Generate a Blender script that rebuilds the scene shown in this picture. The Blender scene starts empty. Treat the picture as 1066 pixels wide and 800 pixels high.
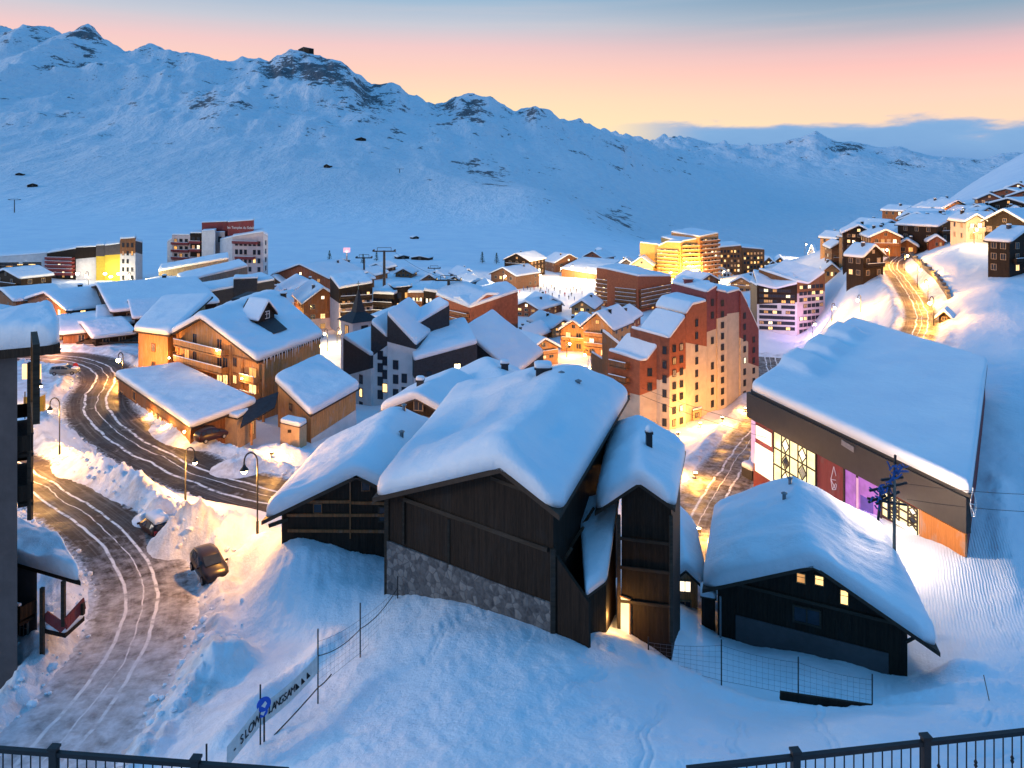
import bpy, bmesh, math, random
import numpy as np
from mathutils import Vector, Matrix, noise as mnoise
random.seed(7)
S = bpy.context.scene
COL = S.collection
# ---------------------------------------------------------------- camera
CZ = 40.0; CX = 533.0; CY = 190.0; FP = 800.0      # eye height; vanishing point and focal length in pixels of a 1066 px wide frame
cam = bpy.data.objects.new('camera', bpy.data.cameras.new('camera'))
COL.objects.link(cam)
cam.location = (0, 0, CZ); cam.rotation_euler = (math.pi/2, 0, 0)
cam.data.sensor_width = 36; cam.data.lens = 36*FP/1066
cam.data.shift_y = -(400-CY)/1066
cam.data.clip_start = 0.3; cam.data.clip_end = 30000
S.camera = cam
# ---------------------------------------------------------------- sky
W = bpy.data.worlds.new('World'); S.world = W; W.use_nodes = True
nt = W.node_tree; N = nt.nodes; L = nt.links; N.clear()
def nd(t, **k):
    n = N.new(t)
    for a, b in k.items(): setattr(n, a, b)
    return n
def setramp(r, stops, interp='LINEAR'):
    r.color_ramp.interpolation = interp
    el = r.color_ramp.elements
    while len(el) < len(stops): el.new(0.5)
    for e, (p, c) in zip(el, stops):
        e.position = p; e.color = (*c, 1) if len(c) == 3 else c
out = nd('ShaderNodeOutputWorld')
tc = nd('ShaderNodeTexCoord'); sep = nd('ShaderNodeSeparateXYZ'); L.new(tc.outputs['Generated'], sep.inputs[0])
def mth(op, a, b=None, clamp=False):
    m = nd('ShaderNodeMath', operation=op, use_clamp=clamp)
    for i, v in enumerate((a, b)):
        if v is None: continue
        if isinstance(v, (int, float)): m.inputs[i].default_value = v
        else: L.new(v, m.inputs[i])
    return m.outputs[0]
def mixc(f, a, b):
    m = nd('ShaderNodeMix', data_type='RGBA')
    for s, v in ((m.inputs['Factor'], f), (m.inputs[6], a), (m.inputs[7], b)):
        if isinstance(v, (int, float)): s.default_value = v
        elif isinstance(v, tuple): s.default_value = (*v, 1)
        else: L.new(v, s)
    return m.outputs[2]
X, Y, Z = sep.outputs
def smooth(v, lo, hi):
    m = nd('ShaderNodeMapRange', interpolation_type='SMOOTHSTEP'); L.new(v, m.inputs['Value'])
    m.inputs['From Min'].default_value = lo; m.inputs['From Max'].default_value = hi
    return m.outputs[0]
ZEN = [(0.36, (.07, .31, .64)), (1.0, (.062, .33, .77))]
ra = nd('ShaderNodeValToRGB'); L.new(Z, ra.inputs[0])       # glow side, centre
setramp(ra, [(0.0, (.93, .70, .38)), (.065, (.97, .78, .46)), (.105, (.96, .71, .46)), (.145, (.94, .59, .49)), (.172, (.84, .55, .54)), (.20, (.54, .55, .62)), (.235, (.28, .45, .61))] + ZEN)
rb = nd('ShaderNodeValToRGB'); L.new(Z, rb.inputs[0])       # to the right: pinker, darker on top
setramp(rb, [(0.0, (.95, .62, .42)), (.06, (.97, .68, .46)), (.10, (.95, .61, .48)), (.135, (.92, .50, .47)), (.155, (.74, .47, .49)), (.175, (.42, .42, .49)), (.195, (.25, .36, .47)), (.22, (.15, .28, .41))] + ZEN)
rc = nd('ShaderNodeValToRGB'); L.new(Z, rc.inputs[0])       # away from the glow
setramp(rc, [(0.0, (.46, .52, .66)), (.2, (.35, .46, .67)), (.3, (.16, .36, .66))] + ZEN)
front = mixc(smooth(X, -.1, .6), ra.outputs[0], rb.outputs[0])
base = mixc(smooth(Y, -.1, .55), rc.outputs[0], front)
# low bank of cloud and thin streaks
mp = nd('ShaderNodeMapping'); L.new(tc.outputs['Generated'], mp.inputs[0]); mp.inputs['Scale'].default_value = (5, 5, 22)
no = nd('ShaderNodeTexNoise'); L.new(mp.outputs[0], no.inputs['Vector']); no.inputs['Scale'].default_value = 1.6; no.inputs['Detail'].default_value = 7; no.inputs['Roughness'].default_value = .55
azm = smooth(X, .11, .25)
top = mth('ADD', mth('MULTIPLY', mth('SUBTRACT', no.outputs[0], .5), .07), .0735)
cl = smooth(mth('SUBTRACT', top, Z), -.004, .008)
cl = mth('MULTIPLY', cl, azm)
cr = nd('ShaderNodeValToRGB'); L.new(mth('SUBTRACT', top, Z), cr.inputs[0]); setramp(cr, [(0, (.36, .42, .62)), (.010, (.14, .36, .68)), (.05, (.075, .28, .62))])
mp2 = nd('ShaderNodeMapping'); L.new(tc.outputs['Generated'], mp2.inputs[0]); mp2.inputs['Scale'].default_value = (1.5, 1.5, 30); mp2.inputs['Rotation'].default_value = (0, .03, 0)
no2 = nd('ShaderNodeTexNoise'); L.new(mp2.outputs[0], no2.inputs['Vector']); no2.inputs['Scale'].default_value = 2.2; no2.inputs['Detail'].default_value = 5
streak = mth('MULTIPLY', smooth(no2.outputs[0], .45, .75), .10)
base = mixc(streak, base, (.86, .62, .56))
base = mixc(mth('MULTIPLY', cl, .93), base, cr.outputs[0])
bg = nd('ShaderNodeBackground'); L.new(base, bg.inputs[0]); bg.inputs[1].default_value = 1.0
sk = nd('ShaderNodeTexSky', sky_type='NISHITA', sun_disc=False)
sk.sun_elevation = math.radians(13.0); sk.sun_rotation = math.radians(-98)
bg2 = nd('ShaderNodeBackground'); L.new(sk.outputs[0], bg2.inputs[0]); bg2.inputs[1].default_value = .006
ad = nd('ShaderNodeAddShader'); L.new(bg.outputs[0], ad.inputs[0]); L.new(bg2.outputs[0], ad.inputs[1]); L.new(ad.outputs[0], out.inputs[0])
sun = bpy.data.objects.new('afterglow_sun', bpy.data.lights.new('afterglow_sun', 'SUN')); COL.objects.link(sun)
sun.data.energy = .80; sun.data.angle = math.radians(16); sun.data.color = (1, .88, .80)
sun.rotation_euler = Vector((math.sin(math.radians(98)), -math.cos(math.radians(98)), -math.tan(math.radians(13)))).to_track_quat('-Z', 'Y').to_euler()
S.view_settings.view_transform = 'Standard'; S.view_settings.look = 'None'; S.view_settings.gamma = 1; S.view_settings.exposure = 0.1
S.render.engine = 'CYCLES'; S.cycles.use_denoising = True
S.cycles.max_bounces = 5; S.cycles.diffuse_bounces = 3; S.cycles.glossy_bounces = 2; S.cycles.transmission_bounces = 2
S.cycles.sample_clamp_indirect = 4; S.cycles.caustics_reflective = False; S.cycles.caustics_refractive = False
# ---------------------------------------------------------------- materials
MATS = {}
class NT:
    def __init__(s, name, rough=.7, spec=.3):
        s.m = bpy.data.materials.new(name); s.m.use_nodes = True
        s.t = s.m.node_tree; s.b = s.t.nodes['Principled BSDF']; s.b.inputs['Roughness'].default_value = rough
        s.b.inputs['Specular IOR Level'].default_value = spec
        MATS[name] = s.m
    def n(s, t, ins=None, **k):
        n = s.t.nodes.new(t)
        for a, b in k.items(): setattr(n, a, b)
        for a, b in (ins or {}).items():
            if hasattr(b, 'is_linked') or hasattr(b, 'links'): s.t.links.new(b, n.inputs[a])
            else: n.inputs[a].default_value = b
        return n
    def l(s, a, b): s.t.links.new(a, b)
    def pos(s, scale=(1, 1, 1), rot=(0, 0, 0)):
        g = s.n('ShaderNodeNewGeometry')
        m = s.n('ShaderNodeMapping', {'Vector': g.outputs['Position'], 'Scale': scale, 'Rotation': rot})
        return m.outputs[0]
    def noise(s, vec, scale, detail=4, rough=.55):
        return s.n('ShaderNodeTexNoise', {'Vector': vec, 'Scale': scale, 'Detail': detail, 'Roughness': rough}).outputs[0]
    def ramp(s, f, stops):
        r = s.n('ShaderNodeValToRGB', {'Fac': f}); setramp(r, stops); return r.outputs[0]
    def mix(s, f, a, b, mode='MIX'):
        m = s.n('ShaderNodeMix', data_type='RGBA', blend_type=mode)
        for q, v in ((m.inputs['Factor'], f), (m.inputs[6], a), (m.inputs[7], b)):
            if isinstance(v, (int, float)): q.default_value = v
            elif isinstance(v, tuple): q.default_value = (*v, 1)
            else: s.l(v, q)
        return m.outputs[2]
    def math(s, op, a, b=0.0, clamp=False):
        m = s.n('ShaderNodeMath', operation=op, use_clamp=clamp)
        for i, v in enumerate((a, b)):
            if isinstance(v, (int, float)): m.inputs[i].default_value = v
            else: s.l(v, m.inputs[i])
        return m.outputs[0]
    def attr(s, name):
        return s.n('ShaderNodeAttribute', attribute_name=name).outputs['Fac']
    def bump(s, h, strength=.3, dist=.1):
        b = s.n('ShaderNodeBump', {'Height': h, 'Strength': strength, 'Distance': dist}); s.l(b.outputs[0], s.b.inputs['Normal'])
    def col(s, c):
        if isinstance(c, tuple): s.b.inputs['Base Color'].default_value = (*c, 1)
        else: s.l(c, s.b.inputs['Base Color'])
def snow_mat():
    t = NT('snow', .62, .25); p = t.pos()
    big = t.noise(p, .18, 3); t.col(t.ramp(big, [(.3, (.78, .82, .88)), (.7, (.87, .89, .92))]))
    a = t.noise(p, 1.1, 5); b = t.noise(p, 14, 3)
    m_ = t.noise(t.pos((1, 1, .6)), 3.2, 5, .62)
    t.bump(t.math('ADD', t.math('ADD', a, t.math('MULTIPLY', m_, .32)), t.math('MULTIPLY', b, .14)), .42, .28)
    t.b.inputs['Subsurface Weight'].default_value = 0
def ground_mat():
    t = NT('snow_ground', .66, .2); p = t.pos()
    big = t.noise(p, .06, 4)
    c = t.ramp(big, [(.3, (.76, .80, .87)), (.7, (.87, .89, .92))])
    packed = t.attr('packed')
    dirt = t.noise(t.pos((1, 1, .3)), .55, 7, .62)
    c = t.mix(t.math('MULTIPLY', packed, t.ramp(dirt, [(.42, (0, 0, 0)), (.66, (1, 1, 1))])), c, (.40, .37, .37))
    rk = t.attr('rock'); far = t.attr('far')
    r1 = t.noise(t.pos((1, .6, 1.6)), .012, 10, .68); r2 = t.noise(t.pos((1, .8, 2.2)), .06, 6, .7)
    rr = t.math('ADD', t.math('MULTIPLY', r1, .62), t.math('MULTIPLY', r2, .38))
    rock = t.ramp(t.math('ADD', rr, t.math('MULTIPLY', rk, .145)), [(.600, (0, 0, 0)), (.628, (1, 1, 1))])
    rock = t.math('MULTIPLY', rock, t.math('GREATER_THAN', rk, .02))
    c = t.mix(t.math('MULTIPLY', rock, .93), c, t.ramp(r2, [(.35, (.035, .035, .045)), (.7, (.14, .13, .14))]))
    g1 = t.noise(t.pos((1, .35, .5)), .02, 9, .62); g2 = t.noise(t.pos((1, .6, 1)), .09, 7, .65)
    t.col(c)
    h1 = t.noise(p, .9, 6, .6); h2 = t.noise(t.pos((1, 1, 1)), 5, 5, .6)
    gr = t.n('ShaderNodeTexWave', {'Vector': t.pos((1, 1, 1), (0, 0, .45)), 'Scale': 1.5, 'Distortion': 3.5, 'Detail': 3, 'Detail Scale': .6}).outputs[1]
    h = t.math('ADD', t.math('MULTIPLY', h1, 1.0), t.math('MULTIPLY', h2, .3))
    h = t.math('ADD', h, t.math('MULTIPLY', t.math('MULTIPLY', gr, t.attr('groomed')), .45))
    h = t.math('ADD', h, t.math('MULTIPLY', t.math('MULTIPLY', t.noise(p, 2.2, 6, .7), packed), .9))
    h = t.math('ADD', t.math('MULTIPLY', h, t.math('SUBTRACT', 1.0, far)), t.math('MULTIPLY', far, t.math('ADD', t.math('MULTIPLY', g1, 270.0), t.math('ADD', t.math('MULTIPLY', g2, 55.0), t.math('MULTIPLY', rock, 14.0)))))
    t.bump(h, .62, .28)
def road_mat():
    t = NT('road_surface', .6, .25)
    uv = t.n('ShaderNodeUVMap', uv_map='UVMap'); sp = t.n('ShaderNodeSeparateXYZ', {'Vector': uv.outputs[0]})
    u, v = sp.outputs[0], sp.outputs[1]
    p = t.pos()
    n1 = t.noise(p, .35, 7, .62); n2 = t.noise(p, 2.6, 6, .6)
    s1 = t.n('ShaderNodeMapping', {'Vector': uv.outputs[0], 'Scale': (9, .06, 1)}).outputs[0]
    st = t.noise(s1, 1.5, 6, .6)
    asph = t.ramp(n2, [(.3, (.038, .026, .020)), (.75, (.085, .062, .048))])
    slush = t.ramp(n1, [(.3, (.22, .18, .155)), (.7, (.42, .38, .35))])
    c = t.mix(t.math('MULTIPLY', t.ramp(st, [(.50, (0, 0, 0)), (.66, (1, 1, 1))]), .40), asph, slush)
    c = t.mix(t.ramp(n1, [(.60, (0, 0, 0)), (.74, (1, 1, 1))]), c, slush)
    # narrow pale bands along the road, painted to stand in for car light trails
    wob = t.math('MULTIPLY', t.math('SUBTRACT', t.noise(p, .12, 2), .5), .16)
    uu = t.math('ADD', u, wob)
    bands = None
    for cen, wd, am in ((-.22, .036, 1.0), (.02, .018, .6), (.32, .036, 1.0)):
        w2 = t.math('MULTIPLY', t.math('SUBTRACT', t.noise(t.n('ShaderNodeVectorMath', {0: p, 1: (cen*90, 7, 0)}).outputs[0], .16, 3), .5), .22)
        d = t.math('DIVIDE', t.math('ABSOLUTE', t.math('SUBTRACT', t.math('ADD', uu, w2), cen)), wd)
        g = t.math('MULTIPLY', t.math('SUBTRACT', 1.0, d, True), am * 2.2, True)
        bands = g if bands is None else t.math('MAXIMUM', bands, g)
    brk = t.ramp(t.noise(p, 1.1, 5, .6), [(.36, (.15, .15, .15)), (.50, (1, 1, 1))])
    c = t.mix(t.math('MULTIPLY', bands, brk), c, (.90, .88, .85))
    edge = t.math('ADD', t.math('ABSOLUTE', u), t.math('MULTIPLY', t.math('SUBTRACT', n2, .5), .5))
    c = t.mix(t.ramp(edge, [(.72, (0, 0, 0)), (.93, (1, 1, 1))]), c, (.78, .79, .82))
    cov = t.attr('snowed')
    c = t.mix(t.ramp(t.math('ADD', cov, t.math('MULTIPLY', t.math('SUBTRACT', t.noise(p, .9, 7, .66), .5), .8)), [(.35, (0, 0, 0)), (.75, (1, 1, 1))]), c, t.ramp(n2, [(.35, (.58, .56, .57)), (.7, (.72, .72, .74))]))
    t.col(c)
    t.l(t.ramp(n1, [(.35, (.45, .45, .45)), (.65, (.85, .85, .85))]), t.b.inputs['Roughness'])
    t.bump(t.math('ADD', n2, st), .35, .08)
def wood_mat(name, c, vert=True, var=.45, plank=7.0):
    t = NT(name, .72, .2)
    sc = (plank, plank, .35) if vert else (.5, .5, plank)
    pl = t.noise(t.pos(sc), 1.0, 2, .4)
    gr = t.noise(t.pos((9, 9, 1.2) if vert else (1.2, 1.2, 14)), 2.0, 5)
    lo = tuple(x * (1 - var) for x in c); hi = tuple(min(1, x * (1 + var)) for x in c)
    cc = t.ramp(pl, [(.32, lo), (.68, hi)])
    cc = t.mix(.5, cc, t.ramp(gr, [(.3, lo), (.7, hi)])); g_ = sum(c)/3
    cc = t.mix(t.math('MULTIPLY', t.ramp(t.noise(t.pos((1, 1, .5)), .9, 6, .7), [(.52, (0, 0, 0)), (.68, (1, 1, 1))]), .45), cc, (g_*1.5+.003, g_*1.4+.003, g_*1.35+.003))
    t.col(cc); t.bump(t.math('ADD', pl, t.math('MULTIPLY', gr, .3)), .6, .06)
def plain_mat(name, c, rough=.7, var=.15, scale=1.5, metal=0):
    t = NT(name, rough); n = t.noise(t.pos(), scale, 6, .65)
    t.col(t.ramp(n, [(.3, tuple(x * (1 - var) for x in c)), (.7, tuple(min(1, x * (1 + var)) for x in c))]))
    t.bump(n, .15, .03); t.b.inputs['Metallic'].default_value = metal
def stone_mat():
    t = NT('stone', .85); p = t.pos()
    v = t.n('ShaderNodeTexVoronoi', {'Vector': p, 'Scale': 2.6}); e = t.n('ShaderNodeTexVoronoi', {'Vector': p, 'Scale': 2.6}, feature='DISTANCE_TO_EDGE')
    c = t.ramp(t.n('ShaderNodeSeparateColor', {'Color': v.outputs['Color']}).outputs[0], [(.1, (.05, .05, .055)), (.5, (.12, .115, .115)), (.9, (.25, .24, .23))])
    c = t.mix(t.ramp(e.outputs['Distance'], [(.02, (1, 1, 1)), (.09, (0, 0, 0))]), c, (.09, .09, .095))
    t.col(t.mix(.35, c, t.ramp(t.noise(p, 6, 5), [(.3, (.05, .05, .055)), (.7, (.2, .2, .2))])))
    t.bump(e.outputs['Distance'], .7, .12)
def glow_mat(name, c, strength, var=.5, sample=False, scale=1.2):
    t = NT(name, .3); n = t.noise(t.pos(), scale, 2)
    t.col((.05, .04, .03)); cc = t.ramp(n, [(.3, tuple(x * (1 - var) for x in c)), (.7, c)])
    t.l(cc, t.b.inputs['Emission Color']); t.b.inputs['Emission Strength'].default_value = strength
    if not sample: t.m.cycles.emission_sampling = 'NONE'
snow_mat(); ground_mat(); road_mat(); stone_mat()
wood_mat('dark_wood', (.022, .013, .008), True, .6); wood_mat('dark_beam', (.045, .032, .022), False)
wood_mat('brown_wood', (.22, .090, .036)); wood_mat('orange_wood', (.50, .235, .085)); wood_mat('pale_wood', (.36, .25, .16))
wood_mat('red_wood', (.29, .085, .038)); wood_mat('log_wood', (.20, .09, .045), False)
wood_mat('orange_panel', (.55, .20, .05), True, .2, 11)
wood_mat('grey_wood', (.20, .175, .15)); wood_mat('maroon_panel', (.23, .045, .045), True, .2)
plain_mat('brick_red', (.235, .075, .040), .8, .25, 1.1); plain_mat('rust_red', (.34, .10, .045), .8, .2)
plain_mat('purple_red', (.22, .065, .065), .8, .2); plain_mat('cream_render', (.60, .47, .34), .85, .14, .6)
plain_mat('white_render', (.62, .60, .60), .85, .12, .6); plain_mat('pink_render', (.58, .47, .46), .85, .12, .6)
plain_mat('yellow_render', (.72, .50, .06), .8, .12); plain_mat('ochre_render', (.52, .31, .10), .8, .2)
plain_mat('black_slate', (.028, .030, .036), .6, .35, 2.5); plain_mat('grey_render', (.085, .074, .076), .85, .2, .8)
plain_mat('concrete', (.30, .28, .25), .85, .2); plain_mat('charcoal_metal', (.038, .035, .033), .55, .15)
plain_mat('black_metal', (.018, .018, .020), .45, .2, 6); plain_mat('grey_metal', (.25, .25, .26), .4, .2, 3, .6)
plain_mat('beige_render', (.55, .36, .20), .85, .15); plain_mat('roof_edge', (.05, .032, .022), .75, .3)
plain_mat('dark_glass', (.025, .032, .045), .06, .3); plain_mat('rubber', (.012, .012, .012), .8)
plain_mat('car_brown', (.026, .019, .019), .28, .1); plain_mat('car_grey', (.16, .18, .19), .3, .1); plain_mat('car_maroon', (.035, .012, .012), .35, .2)
plain_mat('white_paint', (.75, .75, .74), .5, .08); plain_mat('blue_paint', (.02, .10, .55), .4, .1); plain_mat('red_paint', (.5, .04, .03), .5, .1)
plain_mat('yellow_paint', (.70, .36, .03), .5, .1); plain_mat('banner_cloth', (.66, .64, .62), .8, .15, 3); plain_mat('ink', (.015, .015, .018), .7)
plain_mat('rope', (.06, .05, .045), .8); plain_mat('net', (.16, .17, .20), .8); plain_mat('leaf_green', (.03, .06, .03), .8, .4)
plain_mat('cloth_dark', (.03, .035, .06), .9, .3); plain_mat('cloth_red', (.35, .04, .04), .9, .3); plain_mat('cloth_blue', (.04, .12, .35), .9, .3)
plain_mat('copper_green', (.22, .30, .22), .6, .2); plain_mat('skin', (.5, .3, .22), .6, .1)
glow_mat('lit_window', (1, .62, .24), 2.6); glow_mat('lit_dim', (1, .48, .15), .8); glow_mat('lit_bright', (1, .80, .45), 5.0)
glow_mat('lit_orange', (1, .46, .12), 1.7); glow_mat('lit_white', (1, .82, .58), 2.4); glow_mat('lit_curtain', (.9, .45, .22), .9, .8, False, 3)
glow_mat('hall_glow', (1, .80, .38), 2.0, .35, True, .8); glow_mat('hall_white', (1, .84, .62), 1.9, .2, True); glow_mat('purple_glow', (.72, .22, .85), .75, .35, True)
glow_mat('pink_glow', (1, .50, .72), 1.0, .2, True); glow_mat('blue_glow', (.16, .10, .8), .5, .3)
glow_mat('lamp_glow', (1, .75, .35), 40, .05); glow_mat('lamp_glow_white', (1, .88, .7), 40, .05)
glow_mat('amber_shade', (1, .55, .06), 1.6, .2)
def M(n): return MATS[n]
# ---------------------------------------------------------------- pixels to points
def at(px, py, Y): return Vector(((px-CX)/FP*Y, Y, CZ-(py-CY)/FP*Y))
def atz(px, py, z): return at(px, py, (CZ-z)*FP/(py-CY))
# ---------------------------------------------------------------- numpy noise
_rs = np.random.RandomState(3); _P = _rs.permutation(256); _P = np.concatenate([_P, _P, _P]); _G = _rs.uniform(0, 2*np.pi, 256); _GX, _GY = np.cos(_G), np.sin(_G)
def perlin(x, y):
    xi = np.floor(x).astype(int); yi = np.floor(y).astype(int); xf = x-xi; yf = y-yi
    u = xf*xf*xf*(xf*(xf*6-15)+10); v = yf*yf*yf*(yf*(yf*6-15)+10); xi = xi & 255; yi = yi & 255
    def g(a, b, dx, dy):
        h = _P[_P[a]+b]; return _GX[h]*dx+_GY[h]*dy
    a = g(xi, yi, xf, yf); b = g(xi+1, yi, xf-1, yf); c = g(xi, yi+1, xf, yf-1); d = g(xi+1, yi+1, xf-1, yf-1)
    return (a*(1-u)+b*u)*(1-v)+(c*(1-u)+d*u)*v
def fbm(x, y, o=5, gain=.5):
    s = 0; a = 1
    for i in range(o):
        s = s+a*perlin(x*2**i+17.3*i, y*2**i-9.1*i); a *= gain
    return s
def ridged(x, y, o=6, gain=.52):
    s = 0; a = 1; w = 1
    for i in range(o):
        n = (1-np.abs(perlin(x*2**i+31.7*i, y*2**i+11.9*i))*1.7); n = n*n*w; w = np.clip(n*1.4, 0, 1)
        s = s+a*n; a *= gain
    return s
def sstep(x, a, b):
    t = np.clip((x-a)/(b-a), 0, 1); return t*t*(3-2*t)
# ---------------------------------------------------------------- terrain
CP = [ # near ground: px, py, depth
 (450,640,42),(540,650,40),(612,676,38.3),(400,790,28),(550,790,27),(700,780,27),(850,790,28),(1000,790,30),(900,748,35),(700,692,41),(520,720,33),(640,720,34),
 (400,575,53),(300,560,53),(335,552,57),(280,650,47),(220,700,42),(120,760,38),(350,625,47),(330,720,38),(270,760,34),(60,560,64),(40,640,50),(10,720,44),(-80,640,50),(-60,500,80),
 (60,440,100),(110,500,80),(180,532,69),(250,560,61),(268,572,58),(240,600,55.5),(200,610,56.5),(190,565,62),
 (190,480,94),(240,505,86),(330,530,80),(120,440,109),(80,410,124),(90,375,147),(30,360,160),(140,350,170),
 (300,490,94),(255,470,104),(220,450,108),(320,460,108),(400,440,120),(380,430,135),(450,430,128),(470,470,100),(480,520,75),(550,480,90),(600,560,62),
 (340,400,165),(335,385,180),(300,340,245),(230,330,235),(160,340,190),(60,345,180),(480,345,248),(420,335,250),(570,385,196),(520,380,200),(640,345,240),
 (610,295,381),(500,270,500),(400,262,555),(560,285,430),(300,285,380),(100,300,260),(40,298,300),(230,300,320),(140,290,330),(0,280,330),(-150,290,300),(-150,420,120),
 (750,287,440),(690,292,385),(660,325,284),(800,345,258),(840,342,260),(860,345,235),(700,447,134),(744,432,142),(780,420,150),(800,395,165),(820,375,190),(660,440,138),
 (760,500,98),(735,540,82),(715,620,60),(720,580,70),(785,495,93.5),(700,668,44),
 (748,664,52),(850,690,48),(952,707,46.5),(1008,582,62),(965,610,59),(980,680,50),(850,735,41),(1060,745,38),(1000,705,44),(1060,600,61),(1060,480,85),(1100,700,45),
 (1050,400,110),(1035,350,140),(960,345,150),(955,312,190),(930,278,235),(940,264,258),(910,320,195),(880,300,225),(870,330,212),(900,275,250),(1000,256,215),(960,268,240),(1040,300,170),(1055,280,190),(1010,270,205),
 (970,245,275),(1000,240,285),(1035,240,280),(1000,222,320),(1060,215,320),(960,225,330),(900,255,290),(870,275,300),(1066,200,380),(1010,208,390),(1200,300,170),(1200,500,85),(1200,220,300),(1200,650,55)]
def cpz(px, py, Y): return CZ-(py-CY)/FP*Y
def feat(a, Y): return a, np.log(Y)*.55
cp = np.array(CP, float); ca, cb = feat((cp[:, 0]-CX)/FP, cp[:, 2]); cz = cpz(cp[:, 0], cp[:, 1], cp[:, 2])
def tps(r2): return np.where(r2 > 1e-12, .5*r2*np.log(np.maximum(r2, 1e-12)), 0)
n = len(cp); K = tps((ca[:, None]-ca)**2+(cb[:, None]-cb)**2)+np.eye(n)*2e-4
Pm = np.stack([np.ones(n), ca, cb], 1); A = np.block([[K, Pm], [Pm.T, np.zeros((3, 3))]])
sol = np.linalg.solve(A, np.concatenate([cz, np.zeros(3)])); wts, lin = sol[:n], sol[n:]
def near_z(a, Y):
    a = np.clip(a, -.86, .86); fa, fb = feat(a, np.clip(Y, 26, 520)); z = np.zeros_like(fa)
    fl = fa.ravel(); fbl = fb.ravel(); o = np.zeros_like(fl)
    for i in range(0, len(fl), 60000):
        r2 = (fl[i:i+60000, None]-ca)**2+(fbl[i:i+60000, None]-cb)**2
        o[i:i+60000] = tps(r2) @ wts+lin[0]+lin[1]*fl[i:i+60000]+lin[2]*fbl[i:i+60000]
    return o.reshape(fa.shape)
KY = np.array([450, 650, 900, 1250, 1700, 2200, 2800, 3500, 4500, 6000, 8000.])
TAB = { # picture height of the ground by depth (rows of the far slopes)
 -500: [250,232,212,170,120,70,22,70,110,140,175], 0: [266,246,222,182,132,78,27,75,110,140,175], 150: [272,248,225,186,138,90,46,80,110,140,175],
 310: [279,251,229,192,147,98,55,85,110,140,175], 450: [279,252,233,206,168,138,103,115,130,145,175], 560: [283,256,234,192,196,158,112,125,140,150,175],
 610: [288,260,243,216,214,172,130,138,145,150,175], 650: [292,264,252,246,222,188,155,142,146,150,175], 700: [292,272,264,254,236,216,192,170,152,143,175],
 780: [290,276,270,262,250,236,214,192,168,150,175], 850: [284,278,272,265,256,242,222,198,168,135,175], 920: [262,276,272,262,252,238,220,198,172,154,175],
 980: [222,208,258,262,252,238,218,196,174,161,175], 1066: [186,157,205,240,240,230,215,195,174,160,175], 1150: [150,115,140,200,220,220,210,195,174,160,175], 1600: [60,-40,0,60,120,160,180,185,174,160,175]}
tpx = np.array(sorted(TAB)); tv = np.array([TAB[k] for k in sorted(TAB)], float)
RA = np.array([(-500,20),(-60,24),(0,25),(35,28),(60,27),(82,30),(95,26),(112,35),(130,47),(148,46),(160,44),(185,52),(205,56),(225,63),(240,62),(252,57),(265,58),(280,63),(295,56),(310,52),(322,53),(345,60),(362,70),(380,83),(395,85),(410,88),(425,96),(440,99),(450,104),(463,105),(475,101),(500,98),(510,100),(522,109),(535,114),(548,112),(558,107),(568,112),(580,122),(600,128),(625,136),(650,150)], float)
RB = np.array([(690,143),(705,142),(722,144),(740,148),(760,149),(790,150),(808,148),(822,145),(838,139),(850,134),(860,140),(872,146),(884,145),(893,147),(912,152),(925,153),(938,151),(955,158),(975,163),(1000,164),(1020,166),(1040,160),(1066,158),(1150,155)], float)
def far_z(a, Y):
    px = a*FP+CX; ly = np.clip((np.log(Y)-np.log(KY[0])), 0, None)
    lk = np.log(KY)-np.log(KY[0])
    cols = np.stack([np.interp(px[0], tpx, tv[:, j]) for j in range(len(KY))], 1)     # per azimuth
    pa = px[0]
    ja = 6; m = pa < 650; cols[m, ja] = np.interp(pa[m], RA[:, 0], RA[:, 1])
    gk = np.exp(-(np.arange(-40, 41)/16.0)**2); gk /= gk.sum()
    for j_ in range(len(KY)): cols[:, j_] = np.convolve(np.pad(cols[:, j_], 40, mode='edge'), gk, mode='valid')
    m = pa < 650; cols[m, ja] = np.interp(pa[m], RA[:, 0], RA[:, 1])
    m = pa > 690; cols[m, 9] = np.interp(pa[m], RB[:, 0], RB[:, 1])
    zc = CZ-(cols-CY)/FP*KY
    z = np.zeros_like(Y); l1 = ly[:, 0]
    j = np.clip(np.searchsorted(lk, l1, side='right')-1, 0, len(KY)-2); f = ((np.exp(l1)*KY[0]-KY[j])/(KY[j+1]-KY[j])).clip(0, 1.0)
    # Catmull-Rom along depth, kept soft
    zp = zc[:, np.clip(j-1, 0, 10)].T; z0 = zc[:, j].T; z1 = zc[:, j+1].T; zn = zc[:, np.clip(j+2, 0, 10)].T
    lin_ = z0+(z1-z0)*f[:, None]
    return lin_
NA, NY = 900, 760
GA = np.linspace(-1.2, 1.2, NA); LY = np.linspace(math.log(7.0), math.log(9500.), NY)
A2, Y2 = np.meshgrid(GA, np.exp(LY)); X2 = A2*Y2
zn = near_z(A2, Y2); zf = far_z(A2, Y2)
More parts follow.
